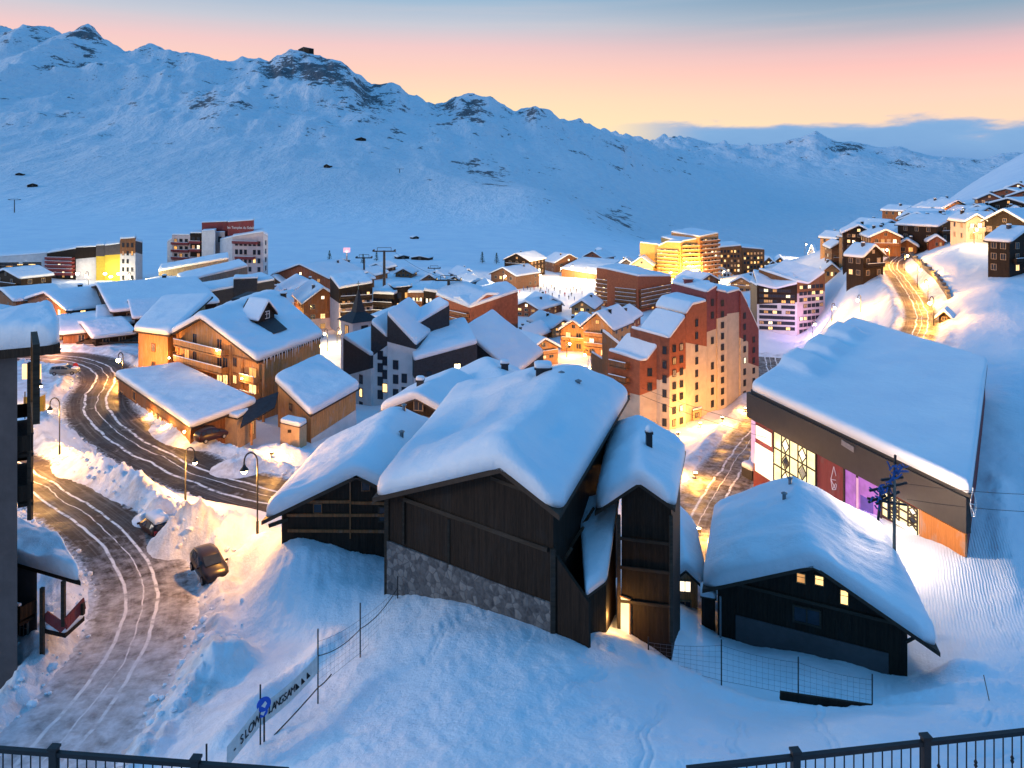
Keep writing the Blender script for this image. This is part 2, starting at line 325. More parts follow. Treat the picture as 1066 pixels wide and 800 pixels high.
# soften the far creases along depth a little
for _ in range(9):
    zf[1:-1] = (zf[:-2]+2*zf[1:-1]+zf[2:])/4
fm = sstep(np.log(Y2), math.log(400), math.log(620))
ZZ = zn*(1-fm)+zf*fm
PX2 = A2*FP+CX
hm = sstep(Y2, 700, 1500)                                       # mountains
amp = np.clip((ZZ+10)/300, .12, 1.0)*hm
rg = ridged(X2/700+3, Y2/900, 6)-1.05
rg2 = ridged(X2/210-5, Y2/330+2, 5)-1.0
fold = fbm((X2+.25*Y2)/160, (Y2-.4*X2)/700, 5)
near_ridge = np.exp(-((np.log(Y2)-math.log(2800))/.10)**2)*(PX2 < 660)+np.exp(-((np.log(Y2)-math.log(6000))/.10)**2)*(PX2 > 680)
ZZ = ZZ+amp*(30*rg*(1-.9*near_ridge)+15*rg2*(1-np.where(PX2 > 680, .85, .4)*near_ridge)+34*fold*np.where(PX2 > 680, .45, 1.0)*(1-np.where(PX2 > 680, .8, 0)*near_ridge)+7*fbm(X2/70, Y2/90, 4)*np.where(PX2 > 680, .4, 1.0))*(Y2/2600)**.7*np.where(PX2 > 680, 1.3, 1.0)
ZZ = ZZ+sstep(Y2, 60, 200)*(1-hm)*fbm(X2/45, Y2/45, 4)*.5
ZZ = ZZ+(1-sstep(Y2, 300, 700))*(fbm(X2/9, Y2/9, 4)*.34+fbm(X2/2.6, Y2/2.6, 3)*.10+fbm((X2+.5*Y2)/.55, (Y2-.5*X2)/1.5, 3)*.055*(Y2 < 70))
for k_, (dx_, dy_, sp_, am_) in enumerate(((.75, .66, 3.1, .10), (.86, -.5, 4.3, .07), (.35, .94, 3.7, .08))):
    q_ = X2*dy_-Y2*dx_+1.6*fbm(X2/9+k_*5, Y2/9, 3); m_ = np.mod(q_, sp_)-sp_/2; ZZ = ZZ-am_*(np.exp(-((m_-.18)/.07)**2)+np.exp(-((m_+.18)/.07)**2))*sstep(fbm(X2/14+k_*9, Y2/14, 3), .02, .25)*(Y2 < 75)*(PX2 > 330)
# rocks
rn = fbm(X2/150+8, Y2/260, 6, .62); rn2 = fbm(X2/40, Y2/70, 4, .6)
rband = np.zeros_like(ZZ)
def band(x0, x1, y0, y1, wgt):                                  # where the photograph shows rock: picture box, soft
    global rband
    PY = CY+(CZ-ZZ)*FP/Y2
    b = np.exp(-((PX2-(x0+x1)/2)/((x1-x0)/2))**2*1.0)*np.exp(-((PY-(y0+y1)/2)/((y1-y0)/2))**2)
    rband = np.maximum(rband, b*wgt)
for b in ((70,120,25,52,.9),(140,170,42,60,.6),(255,380,52,90,1.0),(340,430,70,130,.75),(180,240,80,130,.45),(300,350,90,120,.5),(440,520,98,130,.75),(540,575,108,135,.7),(455,545,158,190,.55),(575,665,215,265,.75),(560,600,195,220,.5),(395,425,125,150,.4),(700,720,160,180,.4),(860,905,144,162,.8),(920,960,166,180,.6),(845,855,134,140,.6),(1000,1030,160,172,.3),(30,70,50,80,.5)):
    band(*b)
rock = np.clip(rband*1.1, 0, 1.2)*hm; rock = np.maximum(rock, .12*hm*sstep(ZZ, 30, 200)); rock = np.maximum(rock, (.50*np.exp(-((np.log(Y2)-math.log(2700))/.16)**2)*(PX2 < 660)+.30*np.exp(-((np.log(Y2)-math.log(5800))/.12)**2)*(PX2 > 680))*hm*(.6+.8*fbm(X2/300, Y2/500, 4)))
# roads: carve the sheet and heap ploughed banks beside them
def path(pts, step=1.0):
    P = [Vector((p.x, p.y, p.z)) for p in pts]; o = []
    for i in range(len(P)-1):
        p0 = P[max(i-1, 0)]; p1 = P[i]; p2 = P[i+1]; p3 = P[min(i+2, len(P)-1)]
        k = max(2, int((p2-p1).length/step))
        for q in range(k):
            t = q/k; o.append(.5*((2*p1)+(p2-p0)*t+(2*p0-5*p1+4*p2-p3)*t*t+(3*p1-p0-3*p2+p3)*t**3))
    o.append(P[-1]); return o
ROADS = {
 'main_road': (path([atz(x, y, z) for x, y, z in ((-40,371,6),(20,371,6),(72,373,6),(104,382,6),(112,396,6),(103,412,6),(104,430,5.9),(126,452,5.8),(170,477,5.6),(225,500,5.5),(290,518,5.4),(370,525,5.2),(470,520,5))]), 5.2),
 'lower_road': (path([at(x, y, Y) for x, y, Y in ((-70,455,100),(-10,474,88),(32,497,77),(80,528,68),(122,562,62),(146,596,57.5),(150,630,52.5),(138,672,47),(110,718,42),(64,774,37.5),(0,840,33),(-80,920,29))]), 3.5),
 'hill_road': (path([at(x, y, Y) for x, y, Y in ((948,360,140),(958,340,155),(958,325,172),(950,308,192),(938,290,217),(929,277,237),(940,266,256),(962,258,270))]), 3.6),
 'village_street': (path([at(x, y, Y) for x, y, Y in ((716,600,66),(728,540,82),(752,500,97),(778,462,118),(800,432,138),(806,400,160),(800,372,188))]), 4.2),
}
packed = np.zeros_like(ZZ); groomed = np.zeros_like(ZZ)
rowsel = (np.exp(LY) < 330)
for nm, (pp, hw) in ROADS.items():
    P = np.array([(p.x, p.y, p.z) for p in pp]); ymin, ymax = P[:, 1].min()-12, P[:, 1].max()+12
    rs = np.where((np.exp(LY) > ymin) & (np.exp(LY) < ymax))[0]; r0, r1 = rs[0], rs[-1]+1
    xs = X2[r0:r1].ravel(); ys = Y2[r0:r1].ravel(); d = np.full(xs.shape, 1e9); zr = np.zeros_like(d)
    near = np.where((xs > P[:, 0].min()-14) & (xs < P[:, 0].max()+14))[0]
    for c in range(0, len(near), 20000):
        ii = near[c:c+20000]; dd = (xs[ii, None]-P[:, 0])**2+(ys[ii, None]-P[:, 1])**2; k = dd.argmin(1)
        d[ii] = np.sqrt(dd[np.arange(len(ii)), k]); zr[ii] = P[k, 2]
    d = d.reshape(r1-r0, NA); zr = zr.reshape(r1-r0, NA); z = ZZ[r0:r1]
    w = 1-sstep(d, hw-.2, hw+5.0)
    bank = np.exp(-((d-hw-1.5)/1.1)**2)*(.75+.55*fbm(X2[r0:r1]/2.2, Y2[r0:r1]/2.2, 3)+.42*fbm(X2[r0:r1]/.8, Y2[r0:r1]/.8, 3))*(1.1 if nm in ('main_road', 'lower_road') else .7)
    z = z*(1-w)+(zr-.14*(d < hw+.1))*w+bank*(d > hw-.4)
    ZZ[r0:r1] = np.where(d < 1e8, z, ZZ[r0:r1])
    packed[r0:r1] = np.maximum(packed[r0:r1], (1-sstep(d, hw+.5, hw+5))*.7)
PY2 = CY+(CZ-ZZ)*FP/Y2
def blob(cx, cy, rx, ry): return np.exp(-((PX2-cx)/rx)**2-((PY2-cy)/ry)**2)
packed = np.maximum(packed, blob(170, 700, 70, 70)*.9*(Y2 < 60)); packed = np.maximum(packed, blob(215, 600, 40, 28)*(Y2 < 70)); packed = np.maximum(packed, blob(80, 385, 90, 35)*.9*(Y2 > 90)*(Y2 < 200))
packed = np.maximum(packed, blob(740, 500, 40, 50)*.6*(Y2 > 55)*(Y2 < 120))
groomed = np.clip(blob(1010, 610, 60, 50)+blob(940, 310, 60, 40)*.6+blob(1000, 300, 60, 60)*.6, 0, 1)*(Y2 < 300)
# snow heaps: picture spot, depth, radius, height
def heap(px, py, Y, r, h, stretch=1.0, ang=0.0):
    global ZZ
    c = at(px, py, Y); dx = X2-c.x; dy = Y2-c.y
    u = dx*math.cos(ang)+dy*math.sin(ang); v = -dx*math.sin(ang)+dy*math.cos(ang)
    q = np.sqrt((u/(r*stretch))**2+(v/r)**2)
    ZZ += h*(1-sstep(q, .15, 1.25))*(1+.35*fbm(X2/1.7, Y2/1.7, 4)+.22*fbm(X2/.6, Y2/.6, 3))
heap(190, 548, 62, 2.4, 2.2); heap(236, 558, 61.5, 2.8, 1.8, 1.4, -.5); heap(262, 588, 57, 2.2, 1.3); heap(165, 540, 66, 2.0, 1.2); heap(300, 640, 48.5, 3.0, .5, 1.8, -.5); heap(235, 690, 43.5, 1.9, 1.5); heap(330, 604, 51.5, 2.6, .5, 2, .2)
heap(110, 505, 78, 3.5, 1.0, 2.5, -.6); heap(150, 525, 72, 3.0, 1.1, 2.2, -.6); heap(50, 455, 96, 5, 1.8); heap(285, 470, 100, 4, 1.6, 1.5, -.3); heap(250, 488, 93, 3.4, 1.0); heap(190, 455, 104, 3, 1.0, 2.5, -.7); heap(30, 680, 47, 2.5, .9)
heap(1000, 692, 45.5, 1.8, .6); heap(930, 600, 58, 2.0, .6)
def berm(pts, wid, h):                                         # long ploughed ridge through picture spots with depths
    global ZZ
    P = np.array([tuple(p)[:2] for p in path([at(*q) for q in pts], .6)]); m = np.where((Y2 > P[:, 1].min()-4) & (Y2 < P[:, 1].max()+4) & (X2 > P[:, 0].min()-4) & (X2 < P[:, 0].max()+4))
    xs, ys = X2[m], Y2[m]; d = np.full(xs.shape, 99.)
    for c in range(0, len(xs), 20000): d[c:c+20000] = np.sqrt(((xs[c:c+20000, None]-P[:, 0])**2+(ys[c:c+20000, None]-P[:, 1])**2).min(1))
    ZZ[m] += h*np.exp(-(d/wid)**2)*(1+.5*fbm(xs/2.5, ys/2.5, 4)+.25*fbm(xs/.7, ys/.7, 3))
berm([(640, 688, 40.5), (700, 700, 40), (770, 716, 39), (850, 722, 38.8), (940, 726, 39), (1010, 738, 38), (1090, 752, 37)], .9, .30)
berm([(930, 712, 42), (990, 716, 42), (1050, 722, 42), (1120, 735, 41)], .8, .45)
berm([(345, 655, 43), (300, 690, 40), (262, 735, 37), (235, 780, 34)], .8, .5)
berm([(1040, 470, 80), (1046, 520, 70), (1052, 570, 62), (1062, 620, 56)], 1.2, .6)
def smp(arr, x, y):
    a = (np.asarray(x)/np.asarray(y)-GA[0])/(GA[1]-GA[0]); b = (np.log(np.asarray(y))-LY[0])/(LY[1]-LY[0])
    i = np.clip(np.floor(b).astype(int), 0, NY-2); j = np.clip(np.floor(a).astype(int), 0, NA-2); f = np.clip(b-i, 0, 1); g = np.clip(a-j, 0, 1)
    return (arr[i, j]*(1-g)+arr[i, j+1]*g)*(1-f)+(arr[i+1, j]*(1-g)+arr[i+1, j+1]*g)*f
def H(x, y): return float(smp(ZZ, x, max(y, 7.1)))
def hit(px, py, y0=24.0, y1=9000.0):
    ys = np.exp(np.linspace(math.log(y0), math.log(y1), 2600)); xs = (px-CX)/FP*ys
    z = smp(ZZ, xs, ys); r = CZ-(py-CY)/FP*ys; k = np.where(z >= r)[0]
    return float(ys[k[0]]) if len(k) else None
def ground(px, py, y0=24.0):
    Y = hit(px, py, y0) or 300.0; return at(px, py, Y)
def grid_mesh(name, X, Y, Z, mat, attrs=None):
    me = bpy.data.meshes.new(name); r, c = X.shape
    co = np.stack([X, Y, Z], -1).reshape(-1, 3).astype(np.float32)
    idx = np.arange(r*c).reshape(r, c); q = np.stack([idx[:-1, :-1], idx[:-1, 1:], idx[1:, 1:], idx[1:, :-1]], -1).reshape(-1, 4)
    me.vertices.add(len(co)); me.vertices.foreach_set('co', co.ravel()); me.loops.add(q.size); me.loops.foreach_set('vertex_index', q.ravel().astype(np.int32))
    me.polygons.add(len(q)); me.polygons.foreach_set('loop_start', np.arange(0, q.size, 4, dtype=np.int32)); me.polygons.foreach_set('loop_total', np.full(len(q), 4, np.int32))
    me.update(calc_edges=True); me.polygons.foreach_set('use_smooth', np.ones(len(q), bool))
    for k, v in (attrs or {}).items():
        a = me.attributes.new(k, 'FLOAT', 'POINT'); a.data.foreach_set('value', v.ravel().astype(np.float32))
    me.materials.append(M(mat)); o = bpy.data.objects.new(name, me); COL.objects.link(o); return o
snowfield = grid_mesh('snow_terrain', X2, Y2, ZZ, 'snow_ground', {'rock': rock, 'packed': packed, 'groomed': groomed, 'far': hm}); snowfield['kind'] = 'structure'
snowfield['label'] = 'snow covered valley floor, slopes and rocky mountains'
def road(name, label, snowed):
    pp, hw = ROADS[name]; k = len(pp); us = np.linspace(-1, 1, 25); X = np.zeros((k, 25)); Y = X.copy(); Zr = X.copy(); run = 0; V = X.copy()
    for i, p in enumerate(pp):
        t = (pp[min(i+1, k-1)]-pp[max(i-1, 0)]); t.z = 0; t.normalize(); nrm = Vector((t.y, -t.x, 0))
        if i: run += (p-pp[i-1]).length
        for j, u in enumerate(us):
            q = p+nrm*(u*(hw+.35)); X[i, j] = q.x; Y[i, j] = q.y; Zr[i, j] = p.z-.02-(.10*max(0, abs(u)-.93)/.07); V[i, j] = run
    Zr += .03*fbm(X/3, Y/3, 3)
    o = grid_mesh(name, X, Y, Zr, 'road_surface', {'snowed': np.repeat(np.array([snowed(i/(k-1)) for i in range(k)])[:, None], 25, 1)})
    uv = o.data.uv_layers.new(name='UVMap'); vi = np.zeros(len(o.data.loops), np.int32); o.data.loops.foreach_get('vertex_index', vi)
    U = np.repeat(us[None], k, 0).ravel(); uvs = np.stack([U[vi], V.ravel()[vi]], -1).astype(np.float32); uv.data.foreach_set('uv', uvs.ravel())
    o['kind'] = 'structure'; o['label'] = label
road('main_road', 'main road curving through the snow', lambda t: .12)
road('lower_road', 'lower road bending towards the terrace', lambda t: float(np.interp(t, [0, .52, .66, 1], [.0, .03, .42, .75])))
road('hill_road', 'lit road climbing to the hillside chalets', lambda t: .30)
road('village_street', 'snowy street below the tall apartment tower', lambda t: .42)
# ---------------------------------------------------------------- mesh building
class MB:
    def __init__(s): s.v = []; s.f = []; s.m = []; s.sm = []
    def add(s, vs, fs, mi=0, smooth=False):
        o = len(s.v); s.v += [Vector(v) for v in vs]
        for f in fs: s.f.append([o+i for i in f]); s.m.append(mi); s.sm.append(smooth)
    def box(s, c, d, rz=0.0, mi=0):
        c = Vector(c); x, y, z = (k/2 for k in d); R = Matrix.Rotation(rz, 3, 'Z')
        s.add([c+R @ Vector((a*x, b*y, e*z)) for e in (-1, 1) for a, b in ((-1, -1), (1, -1), (1, 1), (-1, 1))], [(0, 3, 2, 1), (4, 5, 6, 7), (0, 1, 5, 4), (1, 2, 6, 5), (2, 3, 7, 6), (3, 0, 4, 7)], mi)
    def beam(s, a, b, w, h, mi=0):
        a = Vector(a); b = Vector(b); d = (b-a).normalized(); up = Vector((0, 0, 1)) if abs(d.z) < .95 else Vector((0, 1, 0))
        x = d.cross(up).normalized()*w/2; y = x.cross(d).normalized()*h/2
        s.add([p+q for p in (a, b) for q in (-x-y, x-y, x+y, -x+y)], [(0, 1, 2, 3), (7, 6, 5, 4), (0, 4, 5, 1), (1, 5, 6, 2), (2, 6, 7, 3), (3, 7, 4, 0)], mi)
    def tube(s, pts, r, n=8, mi=0, caps=True):
        pts = [Vector(p) for p in pts]; rs = r if isinstance(r, (list, tuple)) else [r]*len(pts); o = []; pu = None
        for i, p in enumerate(pts):
            d = (pts[min(i+1, len(pts)-1)]-pts[max(i-1, 0)]).normalized()
            u = (pu-d*pu.dot(d)).normalized() if pu else d.orthogonal().normalized()
            pu = u; w = d.cross(u)
            o += [p+(u*math.cos(2*math.pi*k/n)+w*math.sin(2*math.pi*k/n))*rs[i] for k in range(n)]
        f = [(i*n+k, i*n+(k+1) % n, (i+1)*n+(k+1) % n, (i+1)*n+k) for i in range(len(pts)-1) for k in range(n)]
        s.add(o, f, mi, True)
        if caps:
            s.add(o[:n][::-1], [tuple(range(n))], mi); s.add(o[-n:], [tuple(range(n))], mi)
    def prism(s, poly, d, mi=0):
        """closed polygon of 3-D points pushed along vector d"""
        n = len(poly); P = [Vector(p) for p in poly]; d = Vector(d)
        s.add(P+[p+d for p in P], [tuple(range(n))[::-1], tuple(range(n, 2*n))]+[(i, (i+1) % n, n+(i+1) % n, n+i) for i in range(n)], mi)
    def lathe(s, c, prof, n=16, mi=0, sx=1, sy=1):
        c = Vector(c); o = [c+Vector((r*math.cos(2*math.pi*k/n)*sx, r*math.sin(2*math.pi*k/n)*sy, z)) for r, z in prof for k in range(n)]
        s.add(o, [(i*n+k, i*n+(k+1) % n, (i+1)*n+(k+1) % n, (i+1)*n+k) for i in range(len(prof)-1) for k in range(n)], mi, True)
    def build(s, name, mats, parent=None, origin=None, fix=True):
        org = Vector(origin) if origin is not None else (Vector(parent['org']) if parent is not None and 'org' in parent else Vector((0, 0, 0)))
        me = bpy.data.meshes.new(name); me.from_pydata([tuple(v-org) for v in s.v], [], s.f)
        for m in (mats if isinstance(mats, (list, tuple)) else [mats]): me.materials.append(M(m))
        me.polygons.foreach_set('material_index', s.m); me.polygons.foreach_set('use_smooth', s.sm)
        if fix:
            b = bmesh.new(); b.from_mesh(me); bmesh.ops.recalc_face_normals(b, faces=b.faces); b.to_mesh(me); b.free()
        o = bpy.data.objects.new(name, me); COL.objects.link(o)
        if parent is not None: o.parent = parent
        else: o.location = org
        return o
def tag(o, label, cat, group=None, kind=None):
    o['label'] = label; o['category'] = cat
    if group: o['group'] = group
    if kind: o['kind'] = kind
    return o
def thing(name, label, cat, loc, group=None):
    o = bpy.data.objects.new(name, None); COL.objects.link(o); o.location = loc; o['org'] = tuple(loc); o.empty_display_size = .3
    return tag(o, label, cat, group)
def clean_props():
    for o in bpy.data.objects:
        if 'org' in o: del o['org']
def patch(mb, P, T, R, nu=None, nv=None, seed=0, rough=.12, droop=.0, corner=None, lip=.66, mi=0, wave=None, step=None):
    """a pillow of snow lying on the surface P(u,v)"""
    Lu = max((P(1, .5)-P(0, .5)).length, (P(.5, .5)-P(0, .5)).length+(P(1, .5)-P(.5, .5)).length); Lv = ((P(0, 1)-P(0, 0)).length+(P(1, 1)-P(1, 0)).length)/2
    step = step or max(.35, min(Lu, Lv)/26)
    def samples(Ln):
        R_ = min(R, Ln*.35); e = [0, .04, .12, .25, .42, .65, 1.0]; k = max(2, int((Ln-2*R_)/step))
        q = [x*R_ for x in e]+[R_+(Ln-2*R_)*i/k for i in range(1, k)]+[Ln-x*R_ for x in e[::-1]]
        return [x/Ln for x in q]
    us, vs = samples(Lu), samples(Lv); c = corner if corner is not None else min(R*1.3, Lu*.2, Lv*.2)
    o = Vector((seed*13.7, seed*7.1, seed*3.3)); top = []; bot = []
    def prof(d, Ln):
        r = min(R, Ln*.35); t = min(d/r, 1); return lip+(1-lip)*math.sqrt(max(0, 1-(1-t)**2))
    for u in us:
        for v in vs:
            du = min(u, 1-u)*Lu; dv = min(v, 1-v)*Lv; uu, vv = u, v
            if c > 0 and du < c and dv < c:
                a, b = 1-du/c, 1-dv/c; m = max(a, b); nn = math.hypot(a, b)
                if nn > 0:
                    k = m/nn; a, b = a*k, b*k
                    d2u, d2v = (1-a)*c, (1-b)*c
                    uu = d2u/Lu if u < .5 else 1-d2u/Lu; vv = d2v/Lv if v < .5 else 1-d2v/Lv
                    du, dv = (1-m)*c, (1-m)*c
                    du = dv = c*(1-m)
            p = P(uu, vv); h = T*prof(min(du, dv) if False else du, Lu)*prof(dv, Lv)
            e = min(1, min(du, dv)/max(R, .01))
            nz = mnoise.noise(p*.30+o)*1.15+mnoise.noise(p*.85+o)*.55+mnoise.noise(p*2.1+o)*.16
            w = wave(uu, vv) if wave else 0.0
            top.append(p+Vector((0, 0, max(.06, h+nz*rough*T*(.35+.65*e)+w*e-droop*(1-e)))))
            bot.append(p+Vector((0, 0, .012-droop*(1-e)*.6)))
    a, b = len(us), len(vs); V = top+bot; F = []
    for i in range(a-1):
        for j in range(b-1):
            F.append((i*b+j, (i+1)*b+j, (i+1)*b+j+1, i*b+j+1)); F.append((a*b+i*b+j, a*b+i*b+j+1, a*b+(i+1)*b+j+1, a*b+(i+1)*b+j))
    rim = [i*b for i in range(a)]+[(a-1)*b+j for j in range(1, b)]+[i*b+b-1 for i in range(a-2, -1, -1)]+[j for j in range(b-2, 0, -1)]
    for i in range(len(rim)):
        p, q = rim[i], rim[(i+1) % len(rim)]; F.append((p, a*b+p, a*b+q, q))
    mb.add(V, F, mi, True)
def lerp(a, b, t): return a+(b-a)*t
class Bld:
    """a roof over polylines F (front, left to right) and B (back), walls under it, snow on top"""
    def __init__(s, root, F, B, zb=None, wall='brown_wood', T=.8, ins=(.06, .06, .05, .05), roof='roof_edge', rt=.22, R=None, seed=None, snow=True, rough=.14, lower=None, slab=True, wave=None, names=('wall', 'roof', 'snow_cover'), wallmat2=None, step=None, base_drop=.8, corner=None):
        s.root = root; s.F = F = [Vector(p) for p in F]; s.B = B = [Vector(p) for p in B]; n = len(F)
        seg = [(F[i+1]-F[i]).xy.length for i in range(n-1)]; tot = sum(seg); s.us = [sum(seg[:i])/tot for i in range(n)]
        il, ir, jf, jb = ins; s.T = T
        cor = [s.P(u, v) for u, v in ((il, jf), (1-ir, jf), (1-ir, 1-jb), (il, 1-jb))]
        gz = [H(c.x, c.y) for c in cor]
        s.zb = zb if zb is not None else min(gz)-base_drop
        if zb is not None: s.zb = min(zb, max(zb-3.5, min(gz)-.3))
        uw = [il]+[u for u in s.us[1:-1]]+[1-ir]
        top_f = [s.P(u, jf) for u in uw]; top_b = [s.P(u, 1-jb) for u in uw]
        def dn(p, z): return Vector((p.x, p.y, z))
        ru = Vector((0, 0, rt))
        mb = MB(); zl = s.zb
        if lower:                                               # (material, z at front left, z at front right)
            lm, z0, z1 = lower; lb = MB()
            zf = [lerp(z0, z1, (u-il)/(1-ir-il)) for u in uw]
            tl = [dn(p, z) for p, z in zip(top_f, zf)]; tb = [dn(p, z) for p, z in zip(top_b, zf)]
            lb_f = [dn(p, s.zb) for p in top_f]; lb_b = [dn(p, s.zb) for p in top_b]
            s._shell(lb, lb_f, lb_b, tl, tb); lb.build('lower_wall', lm, root)
            s._shell(mb, tl, tb, [p-ru for p in top_f], [p-ru for p in top_b])
        else:
            s._shell(mb, [dn(p, s.zb) for p in top_f], [dn(p, s.zb) for p in top_b], [p-ru for p in top_f], [p-ru for p in top_b])
        s.wall = mb.build(names[0], wall, root)
        if slab:
            rb = MB(); nn = len(F)
            rb.add(F+B+[p-ru for p in F]+[p-ru for p in B], [(i, i+1, nn+i+1, nn+i) for i in range(nn-1)]+[(2*nn+i, 3*nn+i, 3*nn+i+1, 2*nn+i+1) for i in range(nn-1)]+[(i, 2*nn+i, 2*nn+i+1, i+1) for i in range(nn-1)]+[(nn+i, nn+i+1, 3*nn+i+1, 3*nn+i) for i in range(nn-1)]+[(0, nn, 3*nn, 2*nn), (nn-1, 3*nn-1, 4*nn-1, 2*nn-1)] if False else
                   [(i, i+1, nn+i+1, nn+i) for i in range(nn-1)]+[(2*nn+i, 3*nn+i, 3*nn+i+1, 2*nn+i+1) for i in range(nn-1)]+[(i, 2*nn+i, 2*nn+i+1, i+1) for i in range(nn-1)]+[(nn+i, nn+i+1, 3*nn+i+1, 3*nn+i) for i in range(nn-1)]+[(0, nn, 3*nn, 2*nn), (nn-1, 3*nn-1, 4*nn-1, 2*nn-1)])
            s.roof = rb.build(names[1], roof, root)
        if snow:
            sb = MB(); sm = .5/max(3, tot)
            def PS(u, v):
                k = max(0, min(.045, u, 1-u)); q = (s.P(u-k, v)+s.P(u, v)*2+s.P(u+k, v))/4
                return Vector((s.P(u, v).x, s.P(u, v).y, max(q.z, s.P(u, v).z-.25)))
            patch(sb, s.P if n == 2 else PS, T, R*.62 if R else T*.8, seed=seed if seed is not None else random.random()*9, rough=rough, wave=wave, step=step, corner=corner)
            s.snow = sb.build(names[2], 'snow', root)
        def fr(a, b, c):                                        # frame seen from outside: left point, right point
            d = Vector((b.x-a.x, b.y-a.y, 0)); Ln = d.length; d.normalize(); nrm = Vector((d.y, -d.x, 0)); return dict(o=Vector((a.x, a.y, s.zb)), d=d, n=nrm, L=Ln, zt=c)
        s.front = fr(top_f[0], top_f[-1], min(top_f[0].z, top_f[-1].z)); s.left = fr(top_b[0], top_f[0], min(top_b[0].z, top_f[0].z)); s.right = fr(top_f[-1], top_b[-1], min(top_f[-1].z, top_b[-1].z)); s.back = fr(top_b[-1], top_b[0], 0)
        s.top_f = top_f; s.top_b = top_b
    def _shell(s, mb, bf, bb, tf, tb):
        n = len(bf); poly = bf+tf[::-1]
        # front, back, sides and top
        k = n
        mb.add(bf+tf+bb+tb, [(i, i+1, k+i+1, k+i) for i in range(n-1)]+[(2*k+i+1, 2*k+i, 3*k+i, 3*k+i+1) for i in range(n-1)]+[(2*k, 0, k, 3*k), (n-1, 3*k-1, 4*k-1, 2*k-1)]+[(k+i, k+i+1, 3*k+i+1, 3*k+i) for i in range(n-1)]+[(i+1, i, 2*k+i, 2*k+i+1) for i in range(n-1)])
    def P(s, u, v):
        us = s.us; i = 0
        while i < len(us)-2 and u > us[i+1]: i += 1
        t = (u-us[i])/max(1e-6, us[i+1]-us[i]); return lerp(lerp(s.F[i], s.F[i+1], t), lerp(s.B[i], s.B[i+1], t), v)
def fpx(f, px, py):
    """where the ray of a picture point meets a wall frame: distance along, height"""
    a = (px-CX)/FP; o, d = f['o'], f['d']; t = (a*o.y-o.x)/(d.x-a*d.y); Y = o.y+d.y*t
    return t, CZ-(py-CY)/FP*Y, Y
WM = {}
def win_mesh(w, h, pane, frame, bars):
    k = (round(w, 2), round(h, 2), pane, frame, bars)
    if k not in WM:
        mb = MB(); t = max(.05, min(.12, w*.1))
        mb.add([(-w/2, -.03, -h/2), (w/2, -.03, -h/2), (w/2, -.03, h/2), (-w/2, -.03, h/2)], [(0, 1, 2, 3)], 1)
        for c, d in (((0, 0, -h/2-t/2), (w+2*t, .14, t)), ((0, 0, h/2+t/2), (w+2*t, .14, t)), ((-w/2-t/2, 0, 0), (t, .14, h)), ((w/2+t/2, 0, 0), (t, .14, h))): mb.box(c, d)
        if bars & 1: mb.box((0, -.03, 0), (t*.7, .06, h))
        if bars & 2: mb.box((0, -.025, h*.12), (w, .05, t*.6))
        me = bpy.data.meshes.new('window'); me.from_pydata([tuple(v) for v in mb.v], [], mb.f)
        me.materials.append(M(frame)); me.materials.append(M(pane)); me.polygons.foreach_set('material_index', mb.m)
        WM[k] = me
    return WM[k]
def win(root, f, s, z, w, h, pane='dark_glass', frame='dark_beam', bars=1, name='window', out=.0):
    o = bpy.data.objects.new(name, win_mesh(w, h, pane, frame, bars)); COL.objects.link(o); o.parent = root
    p = f['o']+f['d']*s; p.z = z; p += f['n']*(.05+out)-Vector(root['org'])
    o.matrix_local = Matrix(((f['d'].x, -f['n'].x, 0, p.x), (f['d'].y, -f['n'].y, 0, p.y), (0, 0, 1, p.z), (0, 0, 0, 1)))
    return o
def wpx(root, f, px, py, w, h, pane='dark_glass', **k):
    t, z, Y = fpx(f, px, py); return win(root, f, t, z, w, h, pane, **k)
def pick(lit): 
    r = random.random()
    return 'lit_window' if r < lit*.28 else 'lit_orange' if r < lit*.48 else 'lit_curtain' if r < lit*.66 else 'lit_dim' if r < lit*.80 else 'lit_white' if r < lit*.92 else 'lit_bright' if r < lit else 'dark_glass'
def wgrid(root, f, cols, zs, w, h, lit=.4, m=.12, frame='dark_beam', skip=0.0, bars=1):
    for z in zs:
        for i in range(cols):
            if random.random() < skip: continue
            win(root, f, f['L']*(m+(1-2*m)*(i+.5)/cols), z, w, h, pick(lit), frame, bars)
def balcony(root, f, s0, s1, z, dep=1.2, mat='brown_wood', rail=1.0, snowy=True, slats=False):
    mb = MB(); o, d, n = f['o'], f['d'], f['n']; rz = math.atan2(d.y, d.x)
    c = o+d*((s0+s1)/2)+n*(dep/2+.03); L_ = s1-s0
    mb.box((c.x, c.y, z-.09), (L_, dep, .18), rz)
    e = o+d*((s0+s1)/2)+n*(dep-.02)
    if slats:
        k = max(2, int(L_/.22)); mb.box((e.x, e.y, z+rail), (L_+.08, .1, .09), rz); mb.box((e.x, e.y, z+.12), (L_, .07, .08), rz)
        for i in range(k):
            q = o+d*(s0+L_*(i+.5)/k)+n*(dep-.02); mb.box((q.x, q.y, z+.05+rail/2), (.12, .04, rail-.1), rz)
    else:
        mb.box((e.x, e.y, z+rail*.55), (L_, .06, rail*.8), rz); mb.box((e.x, e.y, z+rail), (L_+.08, .12, .08), rz)
    for sx in (s0, s1):
        q = o+d*sx+n*(dep/2); mb.box((q.x, q.y, z+rail*.55), (.06, dep, rail*.8), rz)
    if snowy: mb.box((e.x, e.y, z+rail+.10), (L_, .16, .12), rz, 1)
    return mb.build('balcony', [mat, 'snow'], root)
